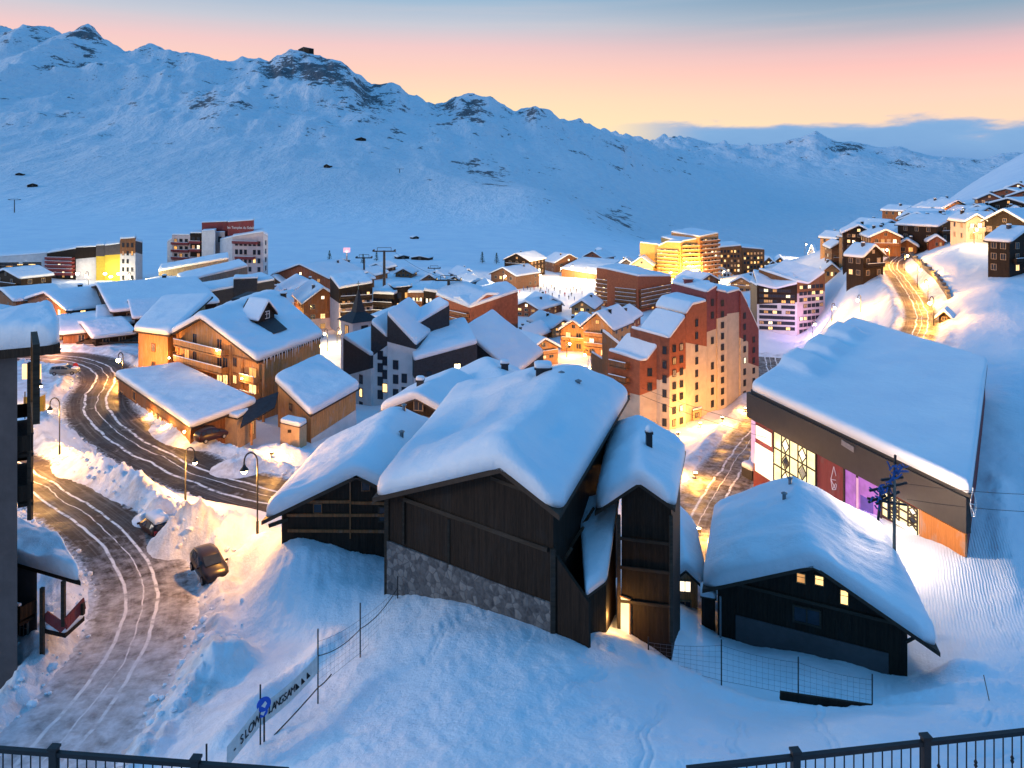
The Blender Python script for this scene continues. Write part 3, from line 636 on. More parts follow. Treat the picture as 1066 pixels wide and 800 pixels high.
def chimney(root, p, w=.9, h=1.6, mat='dark_beam', d=None):
    mb = MB(); p = Vector(p); mb.box((p.x, p.y, p.z+h/2-.5), (w, d or w, h+1)); mb.box((p.x, p.y, p.z+h+.06), (w*1.25, (d or w)*1.25, .12))
    c = mb.build('chimney', mat, root)
    sb = MB(); q = Vector((p.x, p.y, p.z+h+.12)); ww = w*.62; dd = (d or w)*.62
    patch(sb, lambda u, v: q+Vector(((u-.5)*2*ww, (v-.5)*2*dd, 0)), .38, .3, seed=p.x, corner=.25)
    sb.v = [v-Vector(c.parent['org']) for v in sb.v]; s_ = sb.build('snow_cap', 'snow', None, (0, 0, 0)); s_.parent = c; return c
def gables(root, px, base, apex, eave, wpx_, yaw, ln, Y=None, wall='brown_wood', ov=.8, T=.7, lower=None, seed=None, rise_back=0.0, lowh=2.6, zb=None, rough=.14, corner=None):
    """gabled volume from the picture position of its front gable; yaw = degrees that its ridge turns to the right going back"""
    y = math.radians(yaw); d = Vector((math.sin(y), math.cos(y), 0)); e = Vector((math.cos(y), -math.sin(y), 0)); az = math.atan2(px-CX, FP)
    s = Y/FP; w = wpx_*s/max(.3, abs(math.cos(y-az))); C = at(px, base, Y); za = CZ-(apex-CY)*s; ze = CZ-(eave-CY)*s
    def p(a, b, z): q = C+e*a+d*b; return Vector((q.x, q.y, z))
    sl = (za-ze)/(w/2); hw = w/2+ov
    F = [p(-hw, -ov, ze-sl*ov), p(0, -ov, za), p(hw, -ov, ze-sl*ov)]; B = [p(-hw, ln+ov, ze-sl*ov), p(0, ln+ov, za+rise_back), p(hw, ln+ov, ze-sl*ov)]
    iu = ov/(2*hw); iv = ov/(ln+2*ov)
    lo = (lower, C.z+lowh, C.z+lowh) if lower else None
    return Bld(root, F, B, zb, wall, T, (iu, iu, iv, iv), lower=lo, seed=seed, rough=rough, corner=corner)
CHN = [0]
def chalet(label, px, base, apex, eave, wpx_, yaw, ln, wall='brown_wood', lit=.4, T=.7, lower=None, Y=None, floors=None, cols=3, side=True, balc=.5, chim=1, ov=.8, cat='chalet', name='chalet', group='chalets of the village', lowh=2.6, frame='pale_wood', wf=1.0, y0=30):
    Y = Y or hit(px, base, y0) or 300
    C = at(px, base, Y); C.z = min(C.z, H(C.x, C.y)); root = thing(name, label, cat, C, group)
    b = gables(root, px, base, apex, eave, wpx_, yaw, ln, Y, wall, ov, T, lower, lowh=lowh)
    zg = C.z; ze = b.front['zt']; fl = floors or max(1, int((ze-zg)/2.55+.35)); fh = (ze-zg)/fl
    f = b.front
    for k in range(fl):
        z = zg+fh*(k+.52); wgrid(root, f, cols, [z], min(1.3, f['L']/cols*.42)*wf, min(1.35, fh*.5)*wf, lit, .1, frame, .08)
        if k and random.random() < balc: balcony(root, f, f['L']*.08, f['L']*.92, zg+fh*k+.05, 1.1, wall)
    if f['L'] > 6: win(root, f, f['L']/2, ze+min(1.2, (b.top_f[1].z-ze)*.38), .9, .9, pick(lit), frame)
    if side:
        sf = b.right if b.right['n'].dot(Vector((C.x, C.y, 0))) < 0 else b.left
        cs = max(2, int(sf['L']/4.2))
        for k in range(fl): wgrid(root, sf, cs, [zg+fh*(k+.52)], 1.1*wf, min(1.3, fh*.5)*wf, lit*.8, .06, frame, .12)
    for c in range(chim):
        q = b.P(.5+random.choice((-.14, .14)), .3+.45*random.random()); chimney(root, q, .8, 1.5, random.choice(('grey_render', 'dark_beam')))
    return b
def block(label, segs, cat='apartment block', name='apartment_block', group='apartment blocks of the village', loc=None):
    """apartment block of straight facade pieces; each: px0,Y0, px1,Y1, top0, top1, base, depth, dict"""
    p0 = segs[0]; C = at((p0[0]+p0[2])/2, p0[6], (p0[1]+p0[3])/2); root = thing(name, label, cat, C, group); out = []
    for sg in segs:
        px0, Y0, px1, Y1, t0, t1, base, dep, k = (list(sg)+[{}])[:9]
        a = at(px0, t0, Y0); b = at(px1, t1, Y1); d = (b-a); d.z = 0; d.normalize(); nb = Vector((-d.y, d.x, 0))
        if nb.dot(Vector((a.x, a.y, 0))) < 0: nb = -nb
        skew = k.get('skew'); nb = skew.normalized() if skew is not None else nb
        r = k.get('rise', 0.0); rr = k.get('rise1', r)
        F = [a, b]; B = [a+nb*dep+Vector((0, 0, r)), b+nb*dep+Vector((0, 0, rr))]
        if k.get('mid') is not None:                              # a peak or dip along the top
            u, dz = k['mid']; F.insert(1, lerp(a, b, u)+Vector((0, 0, dz))); B.insert(1, lerp(B[0], B[1], u)+Vector((0, 0, dz)))
        zb = CZ-(base-CY)/FP*max(Y0, Y1)
        lo = None
        if 'lower' in k: m, y0, y1 = k['lower']; lo = (m, CZ-(y0-CY)/FP*Y0, CZ-(y1-CY)/FP*Y1)
        bb = Bld(root, F, B, zb, k.get('wall', 'brick_red'), k.get('T', .7), (.003, .003, .004, .004), rt=.06, lower=lo, slab=False, R=k.get('R', .8), corner=k.get('corner', .5), rough=.2, snow=k.get('snow', True))
        f = bb.front; n, c = k.get('floors', 0), k.get('cols', 0)
        if n:
            z0 = k.get('z0', max(zb, H(f['o'].x, f['o'].y))); fh = (f['zt']-k.get('cap', .8)-z0)/n
            w = k.get('w', min(1.3, f['L']/c*.45)); h = k.get('h', fh*.5)
            for i in range(n):
                wgrid(root, f, c, [z0+fh*(i+.5)], w, h, k.get('lit', .35), k.get('m', .06), k.get('frame', 'dark_beam'), k.get('skip', .05), k.get('bars', 1))
                if k.get('balc') and i: balcony(root, f, f['L']*.03, f['L']*.97, z0+fh*i, k.get('bd', 1.1), k.get('bmat', 'brown_wood'))
            for q in k.get('sides', ''):
                sf = bb.left if q == 'l' else bb.right; cs = k.get('sc', max(1, int(sf['L']/4)))
                for i in range(n): wgrid(root, sf, cs, [z0+fh*(i+.5)], w, h, k.get('slit', k.get('lit', .35)), .1, k.get('frame', 'dark_beam'), .1, 1)
        out.append(bb)
    return root, out
LAMPS = []
def flood(label, px, base, Y, power, color, aim=(0, -.4)):  # unseen ground fittings; tower ones follow its lit base, others are added light
    g = at(px, base, Y); g.z = H(g.x, g.y); root = thing('floodlight', label, 'floodlight', g, 'unseen floodlights in the snow')
    mb = MB(); mb.tube([g-Vector((0, 0, .4)), g+Vector((0, 0, .55))], .05, 6); mb.build('stake', 'black_metal', root)
    mb = MB(); mb.box(g+Vector((0, 0, .72)), (.5, .34, .34)); mb.build('lamp_housing', 'black_metal', root); mb = MB(); mb.box(g+Vector((0, .02, .90)), (.42, .28, .03)); mb.build('lens', 'lamp_glow', root)
    point(root, g+Vector((aim[0], aim[1], 1.7)), power*2.3, color, .3); return root
def point(root, p, power, color, r=.15, name='light'):
    l = bpy.data.lights.new(name, 'POINT'); l.energy = power; l.color = color; l.shadow_soft_size = r
    o = bpy.data.objects.new(name, l); COL.objects.link(o); o.parent = root; o.location = Vector(p)-Vector(root['org']); return o
WARM = (1, .50, .13); AMBER = (1, .44, .08); WHITE = (1, .80, .52); PINK = (1, .45, .40)
def lamp(label, px, base, Y, h=5.5, power=900, color=WARM, hook=-1.0, small=False, glow='lamp_glow', group='street lamps', py=None):
    """street lamp: pole, curved arm, bell shade and a glowing bulb with its light"""
    g = at(px, base, Y); g.z = H(g.x, g.y); root = thing('street_lamp', label, 'street lamp', g, group)
    r = .075 if not small else .09; hx = hook; mb = MB()
    arc = [g+Vector((hx*.5-hx*.5*math.cos(t*math.pi), 0, h-.7+.7*math.sin(t*math.pi))) for t in (0, .1, .2, .3, .4, .5, .6, .7, .8, .9, 1)]
    mb.tube([g-Vector((0, 0, .5)), g+Vector((0, 0, 1.0))], [r*1.5, r*1.4], 8); mb.tube([g+Vector((0, 0, .95)), g+Vector((0, 0, h-.75))]+arc+[arc[-1]-Vector((0, 0, .35))], r*.8 if not small else r, 8 if not small else 6)
    mb.build('pole', 'black_metal', root)
    tip = arc[-1]-Vector((0, 0, .3)); mb = MB(); mb.lathe(tip, [(.02, .1), (.09, .08), (.14, -.05), (.30, -.26), (.34, -.32), (.30, -.30), (.1, -.1)], 14); mb.build('lamp_shade', 'black_metal', root)
    mb = MB(); R_ = .23 if not small else .34; mb.lathe(tip-Vector((0, 0, .36)), [(0.01, -R_)]+[(R_*math.sin(t), -R_*math.cos(t)) for t in (.4, .8, 1.2, 1.57, 1.95, 2.35, 2.75)]+[(.01, R_)], 12); mb.build('bulb', glow, root)
    point(root, tip-Vector((0, 0, .36+R_+.25)), power*2.3, color, .25); return root
# ================================================================ the big dark chalet in front
def V(px, py, Y): return at(px, py, Y)
A0 = V(413, 633, 46.0); A1 = V(612, 675, 38.3)                  # ends of its front wall on the ground
def online(px, py):
    a = (px-CX)/FP; d = A1-A0; t = (a*A0.y-A0.x)/(d.x-a*d.y); Y = A0.y+d.y*t; return at(px, py, Y)
def sstepf(x): x = max(0, min(1, x)); return x*x*(3-2*x)
big = thing('dark_chalet', 'large dark timber chalet with a stone base and deep snow roof, nearest the terrace', 'chalet', (A0+A1)/2, None)
wd = (A1-A0); wd.z = 0; wd.normalize(); bd = Vector((.31, .951, 0)); fn = Vector((wd.y, -wd.x, 0))
eL, ap, eR = online(410, 517), online(531, 482), online(592, 530)
LN = 18.5
F = [p+fn*.9 for p in (eL-wd*.9, ap, eR)]; B = [atz(470, 417, 21.3), atz(603, 392, 25.7), atz(656, 412, 24.1)]
def bigwave(u, v): return .35*math.sin(3.1*u+4*v)*math.sin(5*v+1)+.2*math.exp(-((u-.62)/.08)**2)-.45*math.exp(-((u-.30)/.10)**2-((v-.5)/.3)**2)-.4*math.exp(-((u-.8)/.05)**2-((v-.35)/.12)**2)+.35*sstepf((v-.72)/.05)*(u < .55)
bb = Bld(big, F, B, 13.5, 'dark_wood', 1.05, (.06, .05, .05, .06), rt=.28, R=1.5, seed=3, rough=.2, wave=bigwave, names=('wall', 'roof', 'snow_cover'), step=.42)
f = bb.front
# gable trim, beams across the boards, corner posts, stone plinth
def wallpt(f, px, py, out=.08): t, z, Y = fpx(f, px, py); p = f['o']+f['d']*t+f['n']*out; p.z = z; return p
for a, b, w in (((421, 519), (571, 572), .24), ((421, 521), (421, 566), .18), ((468, 540), (468, 590), .14), ((512, 497), (560, 515), .2)):
    mb = MB(); mb.beam(wallpt(f, *a), wallpt(f, *b), .12, w); mb.build('beam', 'dark_beam', big)
for q in (0.0, 1.0):
    mb = MB(); p = f['o']+f['d']*(f['L']*q)+f['n']*.05; mb.beam(p, Vector((p.x, p.y, f['zt']-.3)), .26, .26); mb.build('corner_post', 'dark_beam', big)
stA = wallpt(f, 414, 566, .0); st1 = f['o']+f['d']*f['L']; zA, zB = stA.z, stA.z-.05
mb = MB(); o = f['o']+f['n']*.14
mb.prism([Vector((o.x, o.y, zA-6.5)), Vector((o.x+f['d'].x*f['L'], o.y+f['d'].y*f['L'], zA-6.5)), Vector((o.x+f['d'].x*f['L'], o.y+f['d'].y*f['L'], zB)), Vector((o.x, o.y, zA))], -f['n']*.135)
mb.build('stone_base', 'stone', big)
# the part of the front wall that runs out past the eave, with the gallery along the side
g = bb.right; sp = f['o']+f['d']*f['L']; gz = sp.z
ext = online(612, 540); mb = MB(); e0 = sp+f['n']*0; e1 = Vector((A1.x, A1.y, 0)); dgal = max(1.2, (e1-Vector((e0.x, e0.y, 0))).length)
eo = Vector((e0.x, e0.y, 0))+f['d']*.02; topz = f['zt']-.35
mb.prism([eo+Vector((0, 0, gz)), eo+f['d']*dgal+Vector((0, 0, gz)), eo+f['d']*dgal+Vector((0, 0, topz-2.1)), eo+Vector((0, 0, topz-.2))], -f['n']*.2)
mb.build('wing_wall', 'dark_wood', big)
for i in range(7):                                             # rafter struts under the side eave
    mb = MB(); r_ = g['o']+g['d']*(g['L']*(.04+i*.15))+g['n']*.04; e_ = r_+g['n']*.75; mb.beam(Vector((r_.x, r_.y, topz-1.4)), Vector((e_.x, e_.y, topz-.15)), .14, .16); mb.build('eave_strut', 'dark_beam', big)
chimney(big, bb.P(.60, .80), 1.0, 1.9, 'black_slate', .9)
def pothole(root, p, r=.35):                                   # a vent pipe that has melted a hole in the snow
    mb = MB(); p = Vector(p); mb.tube([p, p+Vector((0, 0, 1.0))], .14, 10); mb.lathe(p+Vector((0, 0, 1.0)), [(.14, 0), (.24, .05), (.24, .10), (.02, .2)], 10); mb.build('vent_pipe', 'grey_metal', root)
for u, v in ((.70, .78), (.80, .74)): pothole(big, bb.P(u, v)+Vector((0, 0, .32)))
# ================================================================ shed-roofed wing to its left
wing = thing('timber_barn', 'low brown timber barn with a broad snow roof, left of the large dark chalet', 'barn', V(350, 560, 52), None)
Yb = 52.0; F = [V(272, 543, Yb-.8), V(371, 495, Yb-.8), V(470, 545, Yb-.8)]
B = [atz(337, 470, 17.3), atz(414, 432, 20.4), V(500, 470, 67)]
wb = Bld(wing, F, B, 13.2, 'brown_dark' if 'brown_dark' in MATS else 'dark_wood', 1.05, (.09, .09, .045, .05), rt=.26, R=1.5, seed=5, rough=.2, step=.42)
f = wb.front
for a, b, w in (((299, 536), (406, 536), .2), ((310, 522), (365, 522), .2), ((366, 523), (409, 524), .2), ((300, 552), (412, 553), .2), ((365, 500), (365, 560), .16)):
    mb = MB(); mb.beam(wallpt(f, *a), wallpt(f, *b), .1, w); mb.build('beam', 'brown_wood', wing)
wpx(wing, f, 381, 504, .5, .8, frame='brown_wood', bars=0); wpx(wing, f, 331, 529, .5, .55, frame='brown_wood', bars=0); wpx(wing, f, 402, 535, .9, .9, frame='dark_beam')
mb = MB(); q = wb.P(.09, .0); mb.beam(wallpt(f, 300, 540, .0)+f['n']*.1, wallpt(f, 283, 543, .0)+f['n']*.7, .16, .22); mb.build('eave_bracket', 'dark_beam', wing)
pothole(wing, wb.P(.62, .52)+Vector((0, 0, .35))); pothole(wing, wb.P(.55, .93)+Vector((0, 0, .35)))
# ================================================================ roofs just behind
b = chalet('snow roofed chalet half hidden behind the timber barn, one capped chimney showing', 436, 452, 413, 428, 64, 18, 9, 'dark_wood', .2, .9, Y=78, cols=2, side=False, balc=0, chim=0, name='chalet')
chimney(b.root, b.P(.36, .35), .7, 1.3, 'black_slate')
b = chalet('snow roofed chalet hidden behind the ridge of the large dark chalet', 523, 430, 396, 408, 62, -14, 8, 'dark_wood', .2, .8, Y=84, cols=2, side=False, balc=0, chim=0)
chimney(b.root, b.P(.62, .4), .8, 1.4, 'black_slate')
# ================================================================ tall narrow chalet on its right
tall = thing('narrow_chalet', 'tall narrow dark chalet beside the right flank of the large dark chalet', 'chalet', V(672, 668, 42), None)
F = [V(619, 534, 43.6), V(665, 503, 42), V(703, 530, 40.6)]; B = [atz(634, 452, 21.6), atz(667, 444, 23.5), atz(714, 470, 22.7)]
tb = Bld(tall, F, B, 13.6, 'dark_wood', .95, (.34, .05, .03, .05), rt=.2, R=1.1, seed=8, rough=.25)
f = tb.front
for yy in (560, 590, 625):
    mb = MB(); mb.beam(wallpt(f, 646, yy), wallpt(f, 698, yy+6), .1, .16); mb.build('beam', 'dark_beam', tall)
for xx in (645, 699): mb = MB(); mb.beam(wallpt(f, xx, 668, .07), wallpt(f, xx, 536, .07), .18, .18); mb.build('corner_post', 'dark_beam', tall)
chimney(tall, tb.P(.66, .45), .35, 1.6, 'black_metal')
lean = thing('lean_to', 'snow covered lean-to roof in the gap between large and narrow dark chalets', 'lean-to', V(625, 640, 43), None)
F = [V(609, 622, 39.4), V(632, 605, 41.2)]; B = [V(602, 527, 48), V(645, 517, 46)]
lb = Bld(lean, F, B, 14.2, 'dark_wood', .6, (.05, .08, .06, .03), rt=.15, R=.7, seed=2, corner=.3)
wpx(tall, tb.front, 651, 640, .62, 1.9, 'hall_glow', frame='orange_wood', bars=0, name='door')
p = wallpt(tb.front, 648, 634, 1.0); point(tall, p, 140, WARM, .2)
# a lit doorway in the gap
low = chalet('small orange lit timber lodge with a snow roof right of the narrow dark chalet', 713, 642, 588, 600, 26, 8, 9, 'orange_wood', .35, .8, Y=57, floors=2, cols=1, side=True, balc=0, chim=0, group=None)
# ================================================================ wide chalet on the right
F0, F1 = V(746, 664, 52), V(953, 707, 46.5); wide = thing('wide_chalet', 'wide low chalet with black timber gable, grey base and three small lit windows', 'chalet', (F0+F1)/2, None)
F = [V(731, 614, 51.6), V(847.5, 589, 48.4), V(979, 680, 45.2)]; B = [V(744, 532, 66), V(826, 507, 63.5), V(919, 556, 62)]
wv = lambda u, v: .30*math.sin(7*u+2*v)*math.sin(4*v)-.35*math.exp(-((u-.80)/.07)**2)*v
vb = Bld(wide, F, B, 8.2, 'dark_wood', 1.2, (.07, .11, .055, .05), rt=.25, R=1.5, seed=11, rough=.22, wave=wv, step=.42)
f = vb.front
mb = MB(); a, b_ = wallpt(f, 766, 640, .0), wallpt(f, 925, 680, .0); zt0, zt1 = a.z, b_.z
n_ = f['n']*.09; lo = Vector((0, 0, -4.5)); mb.prism([a+n_+lo, b_+n_+lo, b_+n_, a+n_], -f['n']*.085); mb.build('render_base', 'grey_render', wide)
for (x, y) in ((834, 601.5), (853, 604), (879, 621.5)): wpx(wide, f, x, y, .46 if x < 870 else .40, .55 if x < 870 else .85, 'lit_dim' if x < 840 else 'lit_window', frame='orange_wood', bars=2)
wpx(wide, f, 840, 641, 1.5, .9, frame='dark_beam', bars=1)
mb = MB(); mb.beam(wallpt(f, 760, 606), wallpt(f, 950, 653), .1, .2); mb.build('beam', 'dark_beam', wide)
mb = MB(); q_ = f['o']+f['d']*f['L']; e_ = q_+f['d']*1.05; mb.beam(Vector((q_.x, q_.y, 12.0))-f['d']*.05, Vector((e_.x, e_.y, 12.95)), .16, .16); mb.build('eave_bracket', 'dark_beam', wide)
mb = MB(); mb.beam(V(750, 621, 51.4), V(750, 664, 51.4), .1, .1); mb.build('drain_pipe', 'grey_metal', wide)
for u, v in ((.47, .86), (.42, .66)): pothole(wide, vb.P(u, v)+Vector((0, 0, .45)))
shed = thing('snowy_bin_shelter', 'small snow capped bin shelter against the left end of the wide chalet', 'shelter', V(738, 648, 53), None)
sb = Bld(shed, [V(729, 621, 53), V(746, 624, 52.4)], [V(729, 613, 55.4), V(745, 615, 55)], None, 'dark_wood', .55, (.08, .08, .08, .08), rt=.1, R=.4)
# ================================================================ the hall
Y0h, Y1h = 93.5, 62.0
hall = thing('sports_hall', 'large flat snow roofed sports hall with charcoal fascia and lit patterned windows', 'hall', V(900, 560, 74), None)
a, b_ = V(781.5, 406, Y0h), V(1011, 516, Y1h); bk = Vector((27, 42, 0)).normalized()
tl = Vector((61.5, 139, 14.75)); tr = V(1028, 380, 103)
B = [tl, tr]; F = [a, b_]
def hallwave(u, v): 
    z = .05*math.sin(9*v+3*u)
    for vc in (.28, .50, .72): z += .95*math.exp(-(max(0, abs(v-vc)-.06)/.022)**2)*(1 if u < .17 else math.exp(-((u-.17)/.06)**2))
    return z
hb = Bld(hall, F, B, None, 'maroon_panel', 1.1, (.012, .012, .006, .006), rt=.5, R=1.0, seed=21, rough=.045, wave=hallwave, roof='charcoal_metal', lower=None, corner=.8, step=.8)
f = hb.front
def fpt(px, py, out): return wallpt(f, px, py, out)
def strip(name, mat, pxa, pxb, ya0, ya1, yb0, yb1, out, th=.06):
    """flat panel on the hall front between two picture columns: top ya0..ya1, bottom yb0..yb1"""
    mb = MB(); P_ = [fpt(pxa, yb0, out), fpt(pxb, yb1, out), fpt(pxb, ya1, out), fpt(pxa, ya0, out)]; mb.prism(P_, -f['n']*th); return mb.build(name, mat, hall)
mb = MB(); q0, q1 = fpt(781, 408, .5), fpt(1011, 518, .5); ft, fb = q0.z+.15, q0.z-3.0
mb.prism([q0*1, q1*1, Vector((q1.x, q1.y, fb+.2)), Vector((q0.x, q0.y, fb))], -f['n']*.48); mb.build('fascia', 'charcoal_metal', hall)
zf = fb
def yat(px, z):
    a_ = (px-CX)/FP; o, d = f['o'], f['d']; t = (a_*o.y-o.x)/(d.x-a_*d.y); Y = o.y+d.y*t; return CY+(CZ-z)*FP/Y
gzl = min(H(f['o'].x, f['o'].y), H(f['o'].x+f['d'].x*f['L'], f['o'].y+f['d'].y*f['L']))-1
def panel(name, mat, p0, p1, zt, zb_, out, th=.06): return strip(name, mat, p0, p1, yat(p0, zt), yat(p1, zt), yat(p0, zb_), yat(p1, zb_), out, th)
panel('timber_panel', 'orange_panel', 960, 1008, zf, gzl, .30, .2)
panel('red_panel', 'maroon_panel', 851, 880, zf, 5, .12)
panel('purple_screen', 'purple_glow', 881, 918, zf, 5.5, .10); panel('blue_screen', 'blue_glow', 897, 910, 9.6, 6, .16)
for px_ in (851, 880.5, 894, 919): mb = MB(); mb.beam(fpt(px_, yat(px_, zf), .2), fpt(px_, yat(px_, 5), .2), .12, .22); mb.build('mullion', 'dark_beam', hall)
panel('pink_tube', 'pink_glow', 894.6, 896.6, zf-.2, 5.5, .36, .05)
panel('porch_light', 'hall_white', 788, 804, zf-.6, 9.2, .16); panel('porch_glass', 'pink_glow', 783, 787, zf-.3, 6, .14); panel('porch_door', 'hall_white', 787, 806, 8.6, 5.2, .14)
def diamond_window(px0, px1, zt, zb_, cols, rows):
    w = panel('window', 'hall_glow', px0, px1, zt, zb_, .12)
    t0 = fpx(f, px0, 400)[0]; t1 = fpx(f, px1, 400)[0]
    def q(s, r, out=.22): p = f['o']+f['d']*lerp(t0, t1, s)+f['n']*out; p.z = lerp(zt, zb_, r); return p
    mb = MB()
    for i in range(cols+1): mb.beam(q(i/cols, 0), q(i/cols, 1), .10, .14)
    for i in range(rows+1): mb.beam(q(0, i/rows), q(1, i/rows), .10, .14)
    for ci in range(cols):
        if ci % 2 == 0: continue
        for r in range(rows):
            c, h = (ci+.5)/cols, (r+.5)/rows; a1 = .46/cols; a2 = .44/rows
            pts = [q(c, h-a2), q(c+a1, h), q(c, h+a2), q(c-a1, h)]
            for i in range(4): mb.beam(pts[i], pts[(i+1) % 4], .08, .10)
            pts = [q(c, h-a2*.8, .2), q(c+a1*.8, h, .2), q(c, h+a2*.8, .2), q(c-a1*.8, h, .2)]
            lz = MB(); lz.prism(pts, -f['n']*.05); lz.build('dark_lozenge' if r == 1 else 'bright_lozenge', 'dark_glass' if r == 1 else 'hall_white', hall)
    fr = mb.build('leaded_frame', 'dark_beam', hall)
diamond_window(807, 851, zf-.1, 5.6, 5, 3); diamond_window(920, 957, zf-.15, 8.9, 4, 3)
mb = MB(); q = fpt(887, 457, .56); mb.beam(fpt(881, 460, .56), fpt(894, 468, .56), .05, .55); mb.build('sign_plate', 'grey_metal', hall)
panel('light_trough', 'hall_white', 934, 957, 9.3, 8.9, .3, .1)
for px_, z in ((829, 7.6), (940, 10.6)):
    p = f['o']+f['d']*fpx(f, px_, 480)[0]+f['n']*1.6; p.z = z; point(hall, p, 170, WHITE, .8)
p = f['o']+f['d']*fpx(f, 795, 480)[0]+f['n']*2.2; p.z = 8.5; point(hall, p, 260, (1, .72, .55), .5)
p = f['o']+f['d']*fpx(f, 905, 480)[0]+f['n']*1.8; p.z = 9; point(hall, p, 160, (.8, .25, 1), .5)
p = f['o']+f['d']*fpx(f, 975, 480)[0]+f['n']*6+f['d']*1.5; p.z = 14.5; point(hall, p, 2600, (1, .72, .52), .5)  # bare light added to brighten the snow right of the hall
# ================================================================ wooden hotel by the bend
hot = thing('timber_hotel', 'big honey coloured timber hotel with stacked balconies and a snow filled roof dormer', 'hotel', V(225, 430, 122), None)
def hz(px, py, z): return atz(px, py, z)
ha, hbp = V(150, 425, 139), V(276, 420, 118)
def hline(px, py):
    a = (px-CX)/FP; d = hbp-ha; t = (a*ha.y-ha.x)/(d.x-a*d.y); Y = ha.y+d.y*t; return at(px, py, Y)
F = [hline(176, 349), hline(208, 331), hline(268, 377)]; ZR = hline(208, 331).z
B = [hz(252, 312, hline(176, 349).z), hz(287, 305, ZR+.3), hz(337, 350, hline(268, 377).z+.2)]
hw_ = lambda u, v: -1.0*math.exp(-((u-.66)/.10)**2-((v-.50)/.16)**2)
jb = Bld(hot, F, B, 2.5, 'orange_wood', 1.0, (.02, .02, .045, .03), rt=.3, R=1.3, seed=31, rough=.25, wave=hw_, step=.7)
f = jb.front; sr = jb.right
fx = lambda px: fpx(f, px, 380)[0]
for i, (y0, y1) in enumerate(((353, 366), (371, 383), (388, 400), (404, 414))):
    # balcony bays: storey line at the left and right ends in the picture
    t0, z0, _ = fpx(f, 189, y0+2); t1, z1, _ = fpx(f, 238, y1+2); z = (z0+z1)/2
    balcony(hot, f, fx(189), fx(239), z-.4, 1.5, 'orange_wood', 1.05, True)
    for k, px in enumerate((195, 203.5, 212, 220.5, 229, 235)):
        if i == 0 and px in (195, 235): continue
        win(hot, f, fx(px), z+1.0, 1.35, 1.75, ('lit_window' if (i, px) in ((2, 229), (0, 235), (3, 229), (2, 235)) else pick(.12)), 'orange_wood', 1)
for (x, y, w, h) in ((160, 372, .9, 1.3), (160, 390, .9, 1.3), (165, 357, .9, 1.2), (182, 352, .9, 1.2), (182, 370, .9, 1.2), (182, 388, .9, 1.2), (245, 377, .9, 1.3), (245, 395, .9, 1.3), (152, 383, .8, 1.2)):
    wpx(hot, f, x, y, w, h, pick(.1), frame='brown_wood')
for y in (390, 407):
    t0 = fx(256); zz = fpx(f, 262, y+4)[1]; balcony(hot, f, t0, fx(271), zz-.3, 1.2, 'orange_wood'); win(hot, f, fx(263.5), zz+.8, 1.9, 1.7, pick(.5), 'orange_wood', 1)
for px in (151, 170, 186, 240.5, 253, 275):
    mb = MB(); p = f['o']+f['d']*fx(px)+f['n']*.12; mb.beam(Vector((p.x, p.y, f['o'].z)), Vector((p.x, p.y, f['zt']-.5 if px not in (186, 240.5) else f['zt']+1.2)), .35, .3); mb.build('post', 'orange_wood', hot)
for yy in (362, 380, 398):
    mb = MB(); mb.beam(wallpt(f, 243, yy+8), wallpt(f, 275, yy+17), .1, .25); mb.build('beam', 'brown_wood', hot)
# lower left wing with its own rounded roof
F = [hline(141.5, 344)-f['n']*-.6, hline(180, 349)+f['n']*.6]; B = [hz(170, 311, F[0].z+3.5), hz(222, 309, F[1].z+4.2)]
lw = Bld(hot, F, B, 2.5, 'orange_wood', 1.0, (.10, .12, .06, .05), rt=.3, R=1.4, seed=33, rough=.2, step=.7, names=('wing_wall', 'wing_roof', 'wing_snow'))
for y in (362, 381): 
    zz = fpx(lw.front, 160, y)[1]; wpx(hot, lw.front, 160, y, 1.0, 1.3, pick(.1), frame='brown_wood')
    mb = balcony(hot, lw.left, .3, lw.left['L']*.35, zz-1.0, 1.5, 'orange_wood')
# dormer
dp = jb.P(.62, .42); dm = MB()
yv = (jb.B[1]-jb.F[1]).normalized(); xv = (jb.F[2]-jb.F[1]); xv.z = 0; xv.normalize()
c = jb.P(.60, .50)+Vector((0, 0, .45)); sl = 1.0
def dpt(a, b, z): q = c+xv*a+yv*b; return Vector((q.x, q.y, c.z+z))
poly = [dpt(2.2, -3.0, -1.4), dpt(2.2, 3.0, -1.4), dpt(2.2, 3.0, .4), dpt(2.2, 0, 2.6), dpt(2.2, -3.0, .4)]
dm.prism(poly, -xv*5.5); dor = dm.build('dormer', 'dark_wood', hot)
df = dict(o=dpt(2.2, -3, -1.4), d=yv.copy(), n=xv.copy(), L=6)
df['d'].z = 0; df['d'].normalize(); win(hot, df, 3, c.z+.5, 1.2, 1.1, 'dark_glass', 'white_paint', 3); 
mb = MB()
for sgn in (-1, 1): mb.prism([dpt(2.7, 0, 2.9), dpt(2.7, sgn*3.7, .1), dpt(2.7, sgn*3.7, -.1), dpt(2.7, 0, 2.65)], -xv*6)
mb.build('dormer_roof', 'roof_edge', hot)
sb_ = MB()
def dP(u, v): 
    b = (v-.5)*7.4; return dpt(2.9-5.5*u, b, 2.95-abs(b)*.77)
patch(sb_, dP, .55, .6, seed=4, corner=.3); sb_.build('dormer_snow', 'snow', hot)
mb = MB(); q = jb.P(.30, .62)+Vector((0, 0, .9)); 
for k in range(1): mb.beam(jb.P(.16, .70)+Vector((0, 0, 1.0)), jb.P(.16, .95)+Vector((0, 0, 1.1)), 2.2, .5)
mb.build('roof_hatch', 'black_slate', hot)
